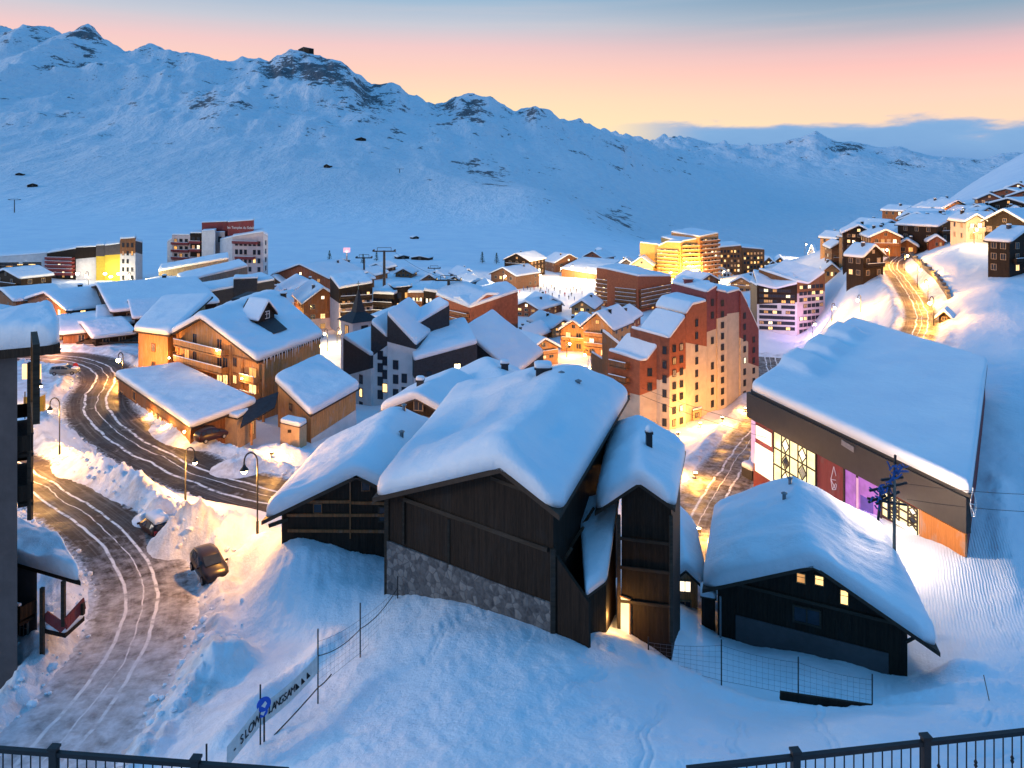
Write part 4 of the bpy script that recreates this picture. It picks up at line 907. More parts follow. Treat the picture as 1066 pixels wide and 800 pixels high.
# icicled eave wall at the side, a row of small windows
wgrid(hot, sr, 5, [4.6], 1.0, 1.1, .25, .08, 'orange_wood')
mb = MB()
for i in range(26):
    q = sr['o']+sr['d']*(sr['L']*(i+.5)/26+random.uniform(-.2, .2))+sr['n']*.75; q.z = sr['zt']+.05; ll = random.uniform(.4, 1.9); mb.tube([q, q-Vector((0, 0, ll))], [.09, .015], 5)
ic = mb.build('icicle', 'snow', hot); ic['kind'] = 'stuff'
chimney(hot, jb.P(.50, .985)+Vector((0, 0, .6)), .9, .8, 'dark_beam')
for x, y, w_ in ((186, 371, 420), (236, 363, 420), (222, 398, 420), (262, 392, 420), (165, 383, 300)):
    p = wallpt(f, x, y, 1.75); mb = MB(); mb.lathe(p, [(.02, .16), (.12, .1), (.16, -.05), (.02, -.16)], 10); mb.build('added_wall_lamp', 'lamp_glow', hot); point(hot, p+f['n']*.5, w_, WARM, .2)  # lamps added to warm the facade; two sit at its lit balconies
for u0, u1, v0, v1 in ((.69, .86, .38, .62),):
    mb = MB(); mb.prism([jb.P(u0, v0)+Vector((0, 0, .75)), jb.P(u1, v0+.02)+Vector((0, 0, .98)), jb.P(u1, v1-.02)+Vector((0, 0, .98)), jb.P(u0, v1)+Vector((0, 0, .75))], Vector((0, 0, .10))); mb.build('bare_roof', 'black_slate', hot)
# terrace podium in front
pod = thing('snowy_terrace_roof', 'snow covered terrace roof with lit arches in front of the timber hotel', 'terrace', V(180, 446, 108), None)
F = [hz(119, 391, 8.3), hz(199, 446, 8.3)]; B = [hz(187, 381, 8.6), hz(268, 420, 8.6)]
pb = Bld(pod, F, B, 2.8, 'brown_wood', .8, (.03, .03, .03, .03), rt=.3, R=.9, seed=41, rough=.2)
f = pb.front
for i in range(9):
    s_ = f['L']*(.48+.055*i); win(pod, f, s_, 6.0, 1.0, 1.3, 'lit_window' if i % 2 else 'lit_dim', 'orange_wood', 0)
for px in (127, 140): wpx(pod, f, px, 412, 1.6, 1.2, 'dark_glass', frame='orange_wood')
for x_, y_ in ((160, 431), (178, 442), (196, 449)):
    p = wallpt(f, x_, y_, .5); mb = MB(); mb.lathe(p, [(.02, .16), (.14, .1), (.16, -.05), (.02, -.16)], 10); mb.build('added_wall_lamp', 'lamp_glow', pod); point(pod, p+f['n']*.4, 420, AMBER, .2)  # lamps added here to light the terrace front
ent = thing('entrance_block', 'plain beige entrance block with a black sloping canopy beside the terrace roof', 'building', V(236, 455, 105), None)
F = [V(214, 428, 106.5), V(247, 436, 104)]; B = [V(236, 418, 112), V(268, 424, 110)]
eb = Bld(ent, F, B, 3.4, 'beige_render', .5, (.03, .03, .03, .03), rt=.2, R=.5, seed=43)
mb = MB(); q = [V(250, 445, 103), V(286, 424, 109), V(290, 408, 112), V(257, 420, 108.5)]; mb.prism(q, Vector((0, 0, -.2))); mb.build('canopy', 'black_slate', ent)
mb = MB(); mb.box(V(262, 452, 104.5), (.25, .25, 3)); mb.build('canopy_post', 'orange_wood', ent); wpx(ent, eb.right, 262, 446, 1.0, 1.9, 'lit_dim', frame='brown_wood', bars=0, name='door')
# annex
anx = thing('timber_annex', 'square timber annex with one thick sloping snow roof, right of the honey coloured hotel', 'building', V(325, 455, 107), None)
F = [V(285, 396, 117.5), V(323, 433, 106)]; B = [V(333, 373, 129), V(375, 404, 118.5)]
ab = Bld(anx, F, B, 2.4, 'orange_wood', 1.0, (.05, .05, .05, .05), rt=.25, R=1.0, seed=44, rough=.2)
wpx(anx, ab.front, 303, 424, .9, .9, 'dark_glass', frame='brown_wood'); wpx(anx, ab.front, 316, 444, .9, 1.5, 'lit_dim', frame='brown_wood')
mb = MB(); sr = ab.right
mb.prism([sr['o']+sr['n']*.08+Vector((0, 0, 0)), sr['o']+sr['d']*sr['L']+sr['n']*.08, sr['o']+sr['d']*sr['L']+sr['n']*.08+Vector((0, 0, 4.4)), sr['o']+sr['n']*.08+Vector((0, 0, 3.6))], -sr['n']*.075); mb.build('lower_wall', 'white_render', anx)
binb = thing('utility_cabin', 'small beige utility cabin capped with snow in front of the timber annex', 'cabin', V(304, 458, 104), None)
bb2 = Bld(binb, [V(291, 440, 105.5), V(312, 445, 103.5)], [V(300, 436, 108), V(320, 440, 106)], 4.0, 'beige_render', .6, (.03, .03, .03, .03), rt=.12, R=.5)
mb = MB(); p = wallpt(bb2.front, 302, 449, .1); mb.box(p, (.5, .1, .4)); mb.build('vent', 'dark_beam', binb)
# ================================================================ white and black stepped block
wbk = block('white and black stepped apartment block with tilted snow roofs, in front of the church', [
 (357, 150, 386, 143, 352, 371, 448, 9, dict(wall='black_slate', lower=('white_render', 392, 384), rise=1.0, T=.8)),
 (386, 143.5, 403, 142.5, 337, 352, 448, 9, dict(wall='black_slate', lower=('white_render', 372, 360), rise=1.0, T=.8)),
 (403, 142, 433, 140, 328, 360, 448, 11, dict(wall='black_slate', lower=('white_render', 356, 364), rise=1.2, T=.9, skew=Vector((.25, 1, 0)))),
 (431, 146, 468, 149, 340, 318, 448, 6, dict(wall='black_slate', T=.7, rise=.4)),
 (431, 138, 497, 141, 376, 358, 448, 12, dict(wall='black_slate', lower=('white_render', 394, 386), rise=2.2, T=.9)),
 (480, 152, 536, 146, 345, 392, 448, 12, dict(wall='black_slate', rise=2.0, T=.9))], group=None)
root, bs = wbk
for i, x, ys in ((0, 361, (402, 417, 432)), (0, 376, (395, 409, 423, 436)), (1, 396, (370, 383, 397, 411)), (1, 401, (376, 390, 404)), (2, 421, (394, 408)), (2, 412, (380, 395, 410, 424)), (4, 447, (391,)), (4, 436, (397, 412)), (4, 462, (391,))):
    for y in ys: wpx(root, bs[i].front, x, y, .9, 1.5, 'lit_window' if (x, y) in ((376, 409), (401, 404)) else 'dark_glass', frame='black_slate', bars=0)
wpx(root, bs[4].front, 476, 382, 1.1, 1.1, 'lit_bright', frame='dark_beam'); wpx(root, bs[4].front, 461, 393, .8, 1.4, 'lit_window', frame='dark_beam')
# ================================================================ church
ch = thing('church_tower', 'small white church bell tower with a dark pointed roof above the lit square', 'church', V(373, 385, 182), None)
g = V(373, 385, 182); g.z = H(g.x, g.y)-.5; zt = CZ-(333-CY)/FP*182; w = 3.0; rz = math.radians(40)
def rot(x, y, z): c_, s_ = math.cos(rz), math.sin(rz); return Vector((g.x+x*c_-y*s_, g.y+x*s_+y*c_, z))
mb = MB(); mb.prism([rot(-w, -w, g.z), rot(w, -w, g.z), rot(w, w, g.z), rot(-w, w, g.z)], Vector((0, 0, zt-g.z))); mb.build('wall', 'pink_render', ch)
mb = MB(); e = 3.7; za = zt+3.2; R4 = [rot(-e, -e, zt), rot(e, -e, zt), rot(e, e, zt), rot(-e, e, zt)]; R5 = [rot(-1.2, -1.2, zt+2.0), rot(1.2, -1.2, zt+2.0), rot(1.2, 1.2, zt+2.0), rot(-1.2, 1.2, zt+2.0)]
mb.add(R4+R5+[rot(0, 0, za+4.2)], [(0, 1, 5, 4), (1, 2, 6, 5), (2, 3, 7, 6), (3, 0, 4, 7), (3, 2, 1, 0), (4, 5, 8), (5, 6, 8), (6, 7, 8), (7, 4, 8)]); mb.build('roof', 'black_slate', ch)
mb = MB(); mb.beam(rot(0, 0, za+4), rot(0, 0, za+6), .14, .14); mb.beam(rot(-.5, 0, za+5.3), rot(.5, 0, za+5.3), .12, .12); mb.build('cross', 'copper_green', ch)
for dx, dy, nx, ny in ((-1, 0, -1, 0), (0, -1, 0, -1)):
    fr = dict(d=(rot(1, 0, 0)-rot(0, 0, 0)) if dy else (rot(0, -1, 0)-rot(0, 0, 0)), n=rot(nx, ny, 0)-rot(0, 0, 0)); fr['o'] = rot(nx*w, ny*w, g.z)-fr['d']*w; fr['L'] = 2*w
    win(ch, fr, w, zt-2.2, 1.5, 2.3, 'lit_dim' if dy == 0 else 'dark_glass', 'dark_beam', 1); win(ch, fr, w, zt-7, 1.0, 1.6, 'dark_glass', 'dark_beam', 1)
chp = block('long low chapel hall with a lit stone wall behind the church tower', [(383, 196, 404, 192, 331, 332, 362, 10, dict(wall='cream_render', floors=2, cols=6, lit=.8, w=.9, T=.8, rise=1.2))], 'chapel', 'chapel', None)
# ================================================================ tall stepped tower, cream below and brick red above
BK = Vector((-.67, .74, 0))
twr = block('tall stepped apartment tower, brick red above and floodlit cream below', [
 (666, 134, 687, 134.6, 376, 358, 470, 7.3, dict(wall='rust_red', lower=('cream_render', 412, 404), rise=.6, skew=BK, T=.55, mid=(.35, -1.0), floors=4, cols=1, z0=-2, lit=.15, w=.7)),
 (687, 134, 697, 133.2, 350, 353, 466, 6.6, dict(wall='brick_red', lower=('cream_render', 396, 393), rise=.5, skew=BK, T=.55, floors=6, cols=1, z0=-3, lit=.1, w=.6)),
 (697, 133.2, 714, 136, 353, 330, 464, 6.6, dict(wall='rust_red', lower=('cream_render', 392, 384), rise=.5, skew=BK, T=.55, floors=7, cols=2, z0=-3, lit=.22, w=.75)),
 (714, 138, 736, 143, 328, 314, 452, 6.9, dict(wall='rust_red', lower=('cream_render', 357, 361), rise=.6, skew=BK, T=.55, mid=(.3, 1.0), floors=8, cols=1, z0=-3, lit=.12, w=.7, m=.30)),
 (736, 144, 747, 146, 305, 298, 446, 8.2, dict(wall='purple_red', lower=('cream_render', 346, 342), rise=1.0, skew=BK, T=.55, floors=9, cols=1, z0=-3, lit=.1, w=.65)),
 (747, 145.6, 757, 147.6, 303, 305, 444, 8.0, dict(wall='purple_red', lower=('cream_render', 332, 329), rise=.6, skew=BK, T=.55, floors=10, cols=1, z0=-3, lit=.15, w=.75)),
 (757, 148.4, 771, 151.5, 306, 302, 440, 8.0, dict(wall='purple_red', lower=('cream_render', 327, 325), rise=.4, skew=BK, T=.55)),
 (771, 151, 779, 153, 303, 318, 436, 6, dict(wall='purple_red', lower=('cream_render', 352, 356), rise=-.6, skew=BK, T=.4, floors=8, cols=1, z0=-3, lit=.15, w=.7)),
 (779, 153, 790, 155.5, 319, 343, 432, 6, dict(wall='purple_red', lower=('cream_render', 378, 382), rise=-.5, skew=BK, T=.4, floors=6, cols=1, z0=-3, lit=.1, w=.65)),
], 'apartment tower', 'apartment_tower', None)
root, bs = twr
for k, (u, v) in ((5, (.5, .5)), (4, (.3, .6))): chimney(root, bs[k].P(u, v), 1.6, 1.0, 'purple_red', .8)
for t_ in range(3):
    mb = MB(); balcony(root, bs[0].left, 1+t_*.1, 5, 2+t_*2.6, 1.2, 'brown_wood')
cab = thing('meter_cabin', 'small beige cabin at the foot of the tall stepped tower', 'cabin', V(725, 438, 139), None)
c3 = Bld(cab, [V(721, 428, 138.8), V(730, 426, 139.8)], [V(722, 426.5, 141), V(731, 424.5, 142)], None, 'beige_render', .3, (.02, .02, .02, .02), rt=.1, R=.3)
win(cab, c3.front, c3.front['L']/2, c3.front['zt']-.9, .8, .7, 'lit_dim', 'dark_beam')
# lower brown wings beside it
wgt = block('brown apartment wing with tilted snow roofs, left of the tall stepped tower', [
 (646, 150, 668, 141, 366, 384, 440, 6, dict(wall='brown_wood', rise=3.0, T=.7, skew=Vector((-.5, .86, 0)))),
 (633, 156, 664, 143, 382, 402, 440, 7, dict(wall='brown_wood', rise=1.6, T=.5, skew=Vector((-.4, .9, 0)), floors=2, cols=3, lit=.4))], group=None)
# ================================================================ blocks beyond the tower
block('red brick apartment block with lit balconies facing the ski square', [
 (621, 300, 641, 292, 279, 282, 336, 12, dict(wall='rust_red', floors=7, cols=4, lit=.55, balc=True, bmat='brown_wood', cap=3.5, T=.6, rise=.5)),
 (641, 290, 664, 284, 283, 292, 336, 12, dict(wall='rust_red', floors=6, cols=4, lit=.5, balc=True, bmat='brown_wood', cap=3.0, T=.6, rise=.6, mid=(.5, 1.0))),
 (664, 283, 699, 300, 288, 288, 336, 14, dict(wall='rust_red', floors=6, cols=6, lit=.5, balc=True, bmat='brown_wood', cap=2.5, T=.8, rise=1.5))])
block('golden floodlit apartment block with many balconies behind the brick block', [
 (666, 400, 692, 392, 253, 256, 300, 16, dict(wall='ochre_render', T=.7)),
 (685, 392, 708, 384, 257, 253, 305, 18, dict(wall='ochre_render', floors=9, cols=5, lit=.30, balc=True, bmat='ochre_render', T=.8, rise=1.0, bd=1.6, mid=(.4, 1.5))),
 (708, 386, 728, 390, 252, 249, 303, 18, dict(wall='ochre_render', floors=9, cols=5, lit=.3, balc=True, bmat='ochre_render', T=.8, rise=1.0, bd=1.6)),
 (728, 388, 748, 398, 247, 243, 300, 18, dict(wall='orange_wood', floors=10, cols=5, lit=.35, balc=True, bmat='brown_wood', T=.8, rise=1.5, bd=1.6))])
block('long brown apartment block right of the golden block', [
 (748, 425, 772, 425, 258, 256, 296, 15, dict(wall='brown_wood', lower=('white_render', 275, 292), floors=6, cols=6, lit=.55, T=.8, rise=1)),
 (772, 428, 796, 432, 258, 260, 294, 15, dict(wall='brown_wood', floors=5, cols=6, lit=.55, T=.8, rise=1))])
block('white and dark apartment block with jagged snow roof behind the sports hall', [
 (781, 268, 788, 259, 294, 298, 348, 16, dict(wall='black_slate', T=.6, rise=1.2, skew=Vector((.4, .9, 0)))),
 (788, 259, 830, 256, 297, 296, 348, 18, dict(wall='dark_wood', lower=('white_render', 317, 315), floors=8, cols=8, lit=.18, T=.8, rise=2.8, mid=(.45, -1.6), w=1.3)),
 (830, 256.5, 859, 262, 294, 284, 346, 18, dict(wall='brown_wood', lower=('pink_render', 306, 303), floors=8, cols=6, lit=.22, T=.8, rise=2.4, mid=(.4, -2.0), w=1.3))])
# ================================================================ left side of the village
lroot, lseg = block('long apartment block with red balconies and a floodlit yellow and white end', [
 (-60, 318, 49, 322, 272, 264, 306, 14, dict(skew=Vector((-.42, .9, 0)), wall='white_render', lower=('white_render', 290, 290), floors=5, cols=16, lit=.12, w=2.6, T=.7)),
 (49, 321, 79, 318, 264, 259, 306, 14, dict(skew=Vector((-.42, .9, 0)), wall='dark_wood', floors=6, cols=6, lit=.2, balc=True, bmat='maroon_panel', T=.7, bd=1.8)),
 (79, 318, 100, 317, 258, 257, 304, 14, dict(skew=Vector((-.42, .9, 0)), wall='dark_wood', lower=('white_render', 270, 268), T=.7)),
 (100, 316.5, 109, 316, 256, 255.5, 304, 14, dict(skew=Vector((-.42, .9, 0)), wall='grey_render', lower=('yellow_render', 267, 267), T=.7)),
 (109, 315, 125, 314, 256, 254, 302, 14, dict(skew=Vector((-.42, .9, 0)), wall='grey_render', lower=('yellow_render', 266, 265), T=.7)),
 (125, 312, 141, 311, 249, 248, 300, 16, dict(skew=Vector((-.42, .9, 0)), wall='brown_wood', lower=('white_render', 264.5, 264), floors=5, cols=3, lit=.3, w=.8, T=.7)),
 (141, 311, 148, 320, 251, 253, 300, 12, dict(skew=Vector((-.42, .9, 0)), wall='grey_render', lower=('white_render', 263, 265), T=.6))])
for i_, px_, y_, w_, c_ in ((2, 88, 284, 2200, (1, .80, .5)), (4, 117, 284, 3200, (1, .78, .35)), (4, 123, 287, 2600, (1, .80, .4)), (5, 131, 284, 2600, (1, .82, .5))):
    ff = lseg[i_].front; p = wallpt(ff, px_, y_, 4.5); mb = MB(); mb.box(p, (1.0, .5, .6)); mb.build('floodlight', 'lamp_glow_white', lroot); point(lroot, p+Vector((0, -.6, 1.4)), w_*.40, c_, .4)
def text(root, body, p, d, n, size, mat, ext=.02, name='lettering', up=None):
    cu = bpy.data.curves.new(name, 'FONT'); cu.body = body; cu.size = size; cu.extrude = ext; cu.align_x = 'CENTER'; cu.align_y = 'CENTER'; cu.materials.append(M(mat))
    o = bpy.data.objects.new(name, cu); COL.objects.link(o); dg = bpy.context.evaluated_depsgraph_get(); me = bpy.data.meshes.new_from_object(o.evaluated_get(dg)); bpy.data.objects.remove(o)
    o = bpy.data.objects.new(name, me); COL.objects.link(o); o.parent = root
    u = (up or Vector((0, 0, 1))).normalized(); q = p-Vector(root['org'])
    o.matrix_local = Matrix(((d.x, u.x, n.x, q.x), (d.y, u.y, n.y, q.y), (d.z, u.z, n.z, q.z), (0, 0, 0, 1))); return o
LB = [o for o in bpy.data.objects if o.get('label', '').startswith('long apartment block with red')][0]
rt_, seg = block('tall white and red apartment block with white lettering on top', [
 (174, 334, 184, 330, 252, 246, 300, 14, dict(skew=Vector((-.30, .95, 0)), wall='white_render', T=.5)),
 (179, 330, 198, 327, 245, 245, 300, 16, dict(skew=Vector((-.30, .95, 0)), wall='pink_render', floors=6, cols=3, lit=.3, balc=True, bmat='maroon_panel', T=.6)),
 (198, 326, 210, 325, 243, 243, 300, 16, dict(skew=Vector((-.30, .95, 0)), wall='dark_wood', floors=6, cols=2, lit=.5, balc=True, bmat='maroon_panel', T=.6)),
 (210, 322, 224, 321, 241, 240, 300, 10, dict(skew=Vector((-.30, .95, 0)), wall='white_render', T=.4)),
 (210, 330, 237, 329, 232, 231, 290, 14, dict(skew=Vector((-.30, .95, 0)), wall='maroon_panel', T=.4)),
 (224, 327, 234, 326, 242, 242, 300, 8, dict(skew=Vector((-.30, .95, 0)), wall='pink_render', floors=5, cols=1, lit=.2, T=.3)),
 (237, 325, 264, 322, 231.5, 229.5, 290, 12, dict(skew=Vector((-.30, .95, 0)), wall='maroon_panel', T=.4, rise=.3)),
 (229, 322, 242, 319, 250, 247, 305, 10, dict(skew=Vector((-.30, .95, 0)), wall='white_render', T=.4)),
 (242, 319, 274, 315, 247, 242, 308, 14, dict(skew=Vector((-.30, .95, 0)), wall='pink_render', floors=6, cols=6, lit=.2, T=.6, rise=.4, w=1.1)),
 (274, 315, 279, 322, 243, 246, 300, 12, dict(skew=Vector((-.30, .95, 0)), wall='white_render', floors=6, cols=1, lit=.0, T=.4))])
f = seg[6].front; t, z, Y = fpx(f, 251, 237.3); p = f['o']+f['d']*t+f['n']*.12; p.z = z; text(rt_, 'les Temples du Soleil', p-f['d']*.2, f['d'], f['n'], 1.5, 'white_paint')
f = seg[8].front
for (px0, px1, y) in ((244, 270, 252), (247, 266, 268)):
    t0, z, _ = fpx(f, px0, y); t1 = fpx(f, px1, y)[0]; balcony(rt_, f, t0, t1, z-.5, 1.8, 'maroon_panel')
block('low terraced building below the tall white and red block', [
 (165, 262, 238, 270, 283, 270, 306, 12, dict(wall='grey_wood', T=.8, rise=.8, floors=2, cols=9, lit=.35, cap=1.2, z0=2)),
 (190, 236, 258, 246, 294, 278, 312, 12, dict(wall='grey_wood', T=.8, rise=.8, floors=1, cols=8, lit=.4, cap=1.6)),
 (209, 214, 286, 226, 306, 292, 322, 12, dict(wall='black_slate', T=.8, rise=.6)),
 (243, 219, 268, 221, 291, 290, 312, 7, dict(wall='black_slate', T=.6)),
 (150, 250, 205, 246, 292, 291, 316, 8, dict(wall='dark_wood', T=.5, floors=3, cols=8, lit=.5, w=1.4))], 'building', 'terraced_building', None)
CH = [ # label, px, base, apex, eave, front width px, yaw, length m, extra
 ('dark gabled chalet with orange lit gable end, left of the bend in the road', 49, 336, 305, 317, 36, 40, 22, dict(wall='log_wood', lit=.35, cols=4, T=.8)),
 ('wide dark chalet with a long snow roof below the floodlit yellow wall', 104, 334, 297, 311, 58, 55, 22, dict(wall='dark_wood', lit=.08, T=.8, cols=3)),
 ('low snow covered porch building under the dark gabled chalet', 66, 350, 331, 338, 34, 60, 12, dict(wall='brown_wood', lit=.1, T=.7, floors=1, chim=0, cols=2)),
 ('small snow capped kiosk at the edge of the road bend', 88, 354, 337, 344, 30, 50, 7, dict(wall='dark_wood', lit=.3, T=.8, floors=1, chim=0, cols=1)),
 ('low dark shelter with a long snow roof behind the kiosk', 104, 344, 320, 330, 30, 62, 10, dict(wall='dark_wood', lit=.0, T=.7, floors=1, chim=0, cols=2)),
 ('low dark shelter with a lit window beside the honey coloured hotel', 137, 345, 313, 325, 22, 58, 10, dict(wall='dark_wood', lit=.3, T=.6, floors=1, chim=0, cols=2)),
 ('small flat snowy house at the left edge below the long apartment block', 6, 306, 281, 288, 26, 30, 10, dict(wall='dark_wood', lit=.1, T=.8, chim=0, cols=2)),
 ('low snowy house with a plain brown wall at the left edge', 4, 324, 302, 308, 30, 45, 12, dict(wall='brown_wood', lit=.0, T=.8, floors=1, chim=0, cols=2)),
 ('broad dark red chalet with a row of lights under its eaves, left of the square', 313, 306, 275.5, 288, 56, 26, 24, dict(wall='red_wood', lit=.5, cols=5, T=.7)),
 ('red timber chalet with a lit gable, in front of the broad dark red chalet', 322, 326, 293, 304, 38, -28, 20, dict(wall='red_wood', lit=.3, cols=3, T=.7, floors=2)),
 ('tall orange brown chalet next to the church square', 336, 345, 300, 314, 38, -24, 20, dict(wall='brown_wood', lit=.3, cols=3, T=.7, lower='pink_render', lowh=4)),
 ('red brown chalet with a snowy dormer roof above the lit square', 566, 381, 353, 363, 30, -32, 20, dict(wall='orange_wood', lit=.2, cols=3, T=.8, floors=3)),
 ('plain brown house, left half of the pair beside the brown tower wing', 597, 366, 334, 344, 27, 22, 12, dict(wall='orange_wood', lit=.05, cols=2, T=.8)),
 ('plain brown house, right half of the pair beside the brown tower wing', 622, 372, 326, 340, 30, 30, 14, dict(wall='orange_wood', lit=.15, cols=2, T=.8)),
 ('low dark lodge with a peaked roof at the top of the ski square', 538, 287, 264, 271, 26, 30, 18, dict(wall='dark_wood', lit=.1, cols=3, T=.7)),
 ('dark peaked lodge beside the snowy embankment above the ski square', 592, 284, 265, 273, 28, -22, 16, dict(wall='log_wood', lit=.3, cols=3, T=.7)),
 ('red lodge at the foot of the rocky spur', 617, 278, 262, 268, 20, 35, 16, dict(wall='red_wood', lit=.1, cols=3, T=.7)),
 ('small dark peaked hut behind the red lodge', 627, 274, 259, 266, 14, -10, 10, dict(wall='black_slate', lit=.0, cols=2, T=.7, chim=0)),
 ('low brown lodge at the left end of the ski square', 524, 300, 279, 286, 26, 38, 18, dict(wall='log_wood', lit=.25, cols=4, T=.7)),
 ('small snowy roofed house between the brick block and the golden block', 668, 292, 268, 276, 22, 18, 16, dict(wall='cream_render', lit=.2, cols=2, T=.8)),
 ('flat roofed snowy house left of the golden block', 652, 290, 270, 277, 18, 12, 12, dict(wall='grey_render', lit=.2, cols=2, T=.8)),
]
for lb_, px, ba, apx, ev, wp, yw, ln, k in CH: chalet(lb_, px, ba, apx, ev, wp, yw, ln, y0=70, **k)
block('dark balconied block with a white ground floor, left of the church tower', [
 (353, 222, 388, 226, 301, 295, 334, 14, dict(wall='dark_wood', lower=('pink_render', 316, 312), floors=4, cols=6, lit=.35, balc=True, bmat='dark_wood', T=.9, rise=1.8))])
block('row of low brown apartments behind the white and black block', [
 (388, 236, 410, 234, 306, 307, 334, 14, dict(wall='dark_wood', floors=3, cols=5, lit=.15, balc=True, bmat='dark_wood', T=1.0, rise=1)),
 (410, 236, 429, 238, 300, 298, 334, 10, dict(wall='dark_wood', floors=3, cols=2, lit=.3, T=.4)),
 (424, 235, 441, 234, 305, 305, 334, 14, dict(wall='brown_wood', floors=3, cols=4, lit=.7, balc=True, bmat='brown_wood', T=1.0, rise=1)),
 (441, 234, 467, 232, 303, 307, 334, 16, dict(wall='dark_wood', floors=3, cols=6, lit=.75, T=1.0, rise=1.2))])
block('red brown apartment chalet with a jagged snow roof above the bright plaza', [
 (467, 226, 489, 218, 313, 321, 346, 18, dict(wall='brick_red', floors=4, cols=4, lit=.25, balc=True, bmat='brown_wood', T=.9, rise=3.0, mid=(.5, 1.4))),
 (489, 218, 521, 226, 321, 308, 356, 16, dict(wall='rust_red', floors=5, cols=5, lit=.15, T=.9, rise=2.0, mid=(.55, 1.8)))])
block('low wall of pale snow fencing and terraces on the ski square', [(541, 405, 560, 400, 289, 288, 301, 5, dict(wall='pink_render', floors=1, cols=6, lit=0, T=.6))], 'building', 'terrace_building', None)
emb = thing('snowy_pavilion', 'long low pavilion with a sheet of snow on its roof beside the ski square', 'pavilion', V(600, 285, 410), None)
Bld(emb, [V(584, 280, 420), V(622, 286, 400)], [V(606, 269, 450), V(648, 272, 440)], None, 'brown_wood', 1.0, (.01, .01, .01, .01), rt=.4, R=1)
EX = [('snowy brown chalet between the terraced building and the hotel', 276, 330, 308, 27, 30), ('low snowy lodge right behind the hotel chimney', 292, 322, 303, 24, -20), ('small log chalet left of the broad dark red chalet', 285, 304, 288, 20, 25),
 ('low lodge with a long roof right of the broad dark red chalet', 345, 298, 285, 24, 50), ('amber lit lodge right of the tall orange brown chalet', 356, 336, 318, 18, 15), ('snowy chalet left of the second lift mast', 452, 312, 297, 22, 28),
 ('red gabled chalet below the second lift mast', 478, 316, 299, 22, -30), ('brown chalet at the near end of the ski square', 512, 328, 312, 20, 20), ('snowy lodge in front of the ski square crowd', 548, 330, 314, 26, 32),
 ('small red chalet right of the snowy lodge by the ski square', 575, 326, 311, 20, -22), ('brown lodge with a steep roof left of the brick block', 606, 330, 313, 22, 18), ('dark lodge with amber windows between plaza and pair of brown houses', 586, 350, 333, 22, -26),
 ('snowy orange chalet under the brick block balconies', 642, 344, 326, 24, 24), ('low brown lodge at the lower corner of the plaza', 540, 362, 344, 22, 26), ('snow roofed annex between plaza and black block', 512, 372, 356, 22, -30),
 ('red brown chalet behind the pair of brown houses', 628, 352, 335, 22, -20), ('brown lodge left of the golden block at its foot', 676, 304, 288, 20, 25), ('long snowy lodge right of the golden block', 738, 302, 286, 20, -28),
 ('dark lodge between the long brown block and the jagged roof', 772, 304, 289, 22, 30), ('log chalet beside the dark kiosk at the road bend', 30, 352, 336, 24, 40), ('snowy brown lodge below the yellow wall', 140, 322, 304, 24, 45), ('dark lodge left of the layered terrace roofs', 160, 318, 299, 22, 38)]
for lb_, px, ba, apx, w_, yw in EX: chalet(lb_, px, ba, apx, apx+(ba-apx)*.42, w_, yw, 15, wall=random.choice(('brown_wood', 'red_wood', 'orange_wood', 'log_wood')), lit=.45, cols=3, T=.9, floors=2, balc=.5, y0=90, chim=1)
# roofs in the middle distance, only their snow and dark edges showing
random.seed(21)
FAR = [('low snowy cabin left of the main lift mast', 365, 288, 279), ('snowy cabin behind the dark balconied block', 378, 291, 281), ('small lift station under the main lift mast', 392, 283, 275), ('snowy hut beside the ski lift cable', 420, 289, 280), ('snow buried lodge behind the brown apartments', 447, 297, 286), ('snowy lodge with a dark gable near the second lift mast', 474, 300, 288), ('snowy lodge behind the second lift mast', 492, 298, 286), ('dark gabled hut above the red brown apartment chalet', 487, 292, 281), ('snow covered shed left of the ski square', 509, 306, 296), ('snowy gabled chalet right of the small shed', 499, 310, 300)]
for lb_, px, ba, apx in FAR:
    chalet(lb_, px, ba, apx, apx+(ba-apx)*.5, random.uniform(16, 22), random.uniform(-40, 40), random.uniform(10, 16), wall=random.choice(('dark_wood', 'brown_wood', 'log_wood')), lit=.2, cols=3, T=1.0, floors=1, balc=0, y0=200, chim=random.choice((0, 1)))
FV = [('white bell tower of the far lower village', 845, 285, 256, 7), ('far snowy lodge left of the white bell tower', 834, 284, 270, 13), ('farthest dark roof beyond the long brown block', 812, 281, 268, 13), ('far lodge with a flat dark roof', 822, 283, 272, 14), ('far small chalet with a bright lamp', 838, 288, 277, 12), ('far snowy chalet right of the bell tower', 855, 287, 273, 14), ('far brown chalet at the foot of the hillside', 864, 290, 276, 13), ('far chalet behind the jagged roof', 805, 286, 272, 14), ('far chalet with two lit windows by the brown block end', 800, 284, 268, 14)]
for lb_, px, ba, apx, w in FV:
    Y = hit(px, ba, 470) or 600
    chalet(lb_, px, ba, apx, apx+(ba-apx)*(.3 if w == 7 else .45), w, random.uniform(-35, 35), 14 if w > 7 else 6, wall='white_render' if w == 7 else random.choice(('dark_wood', 'brown_wood')), lit=.45, cols=3, T=1.0, balc=0, Y=min(Y, 640), chim=0, group='lodges of the far lower village')
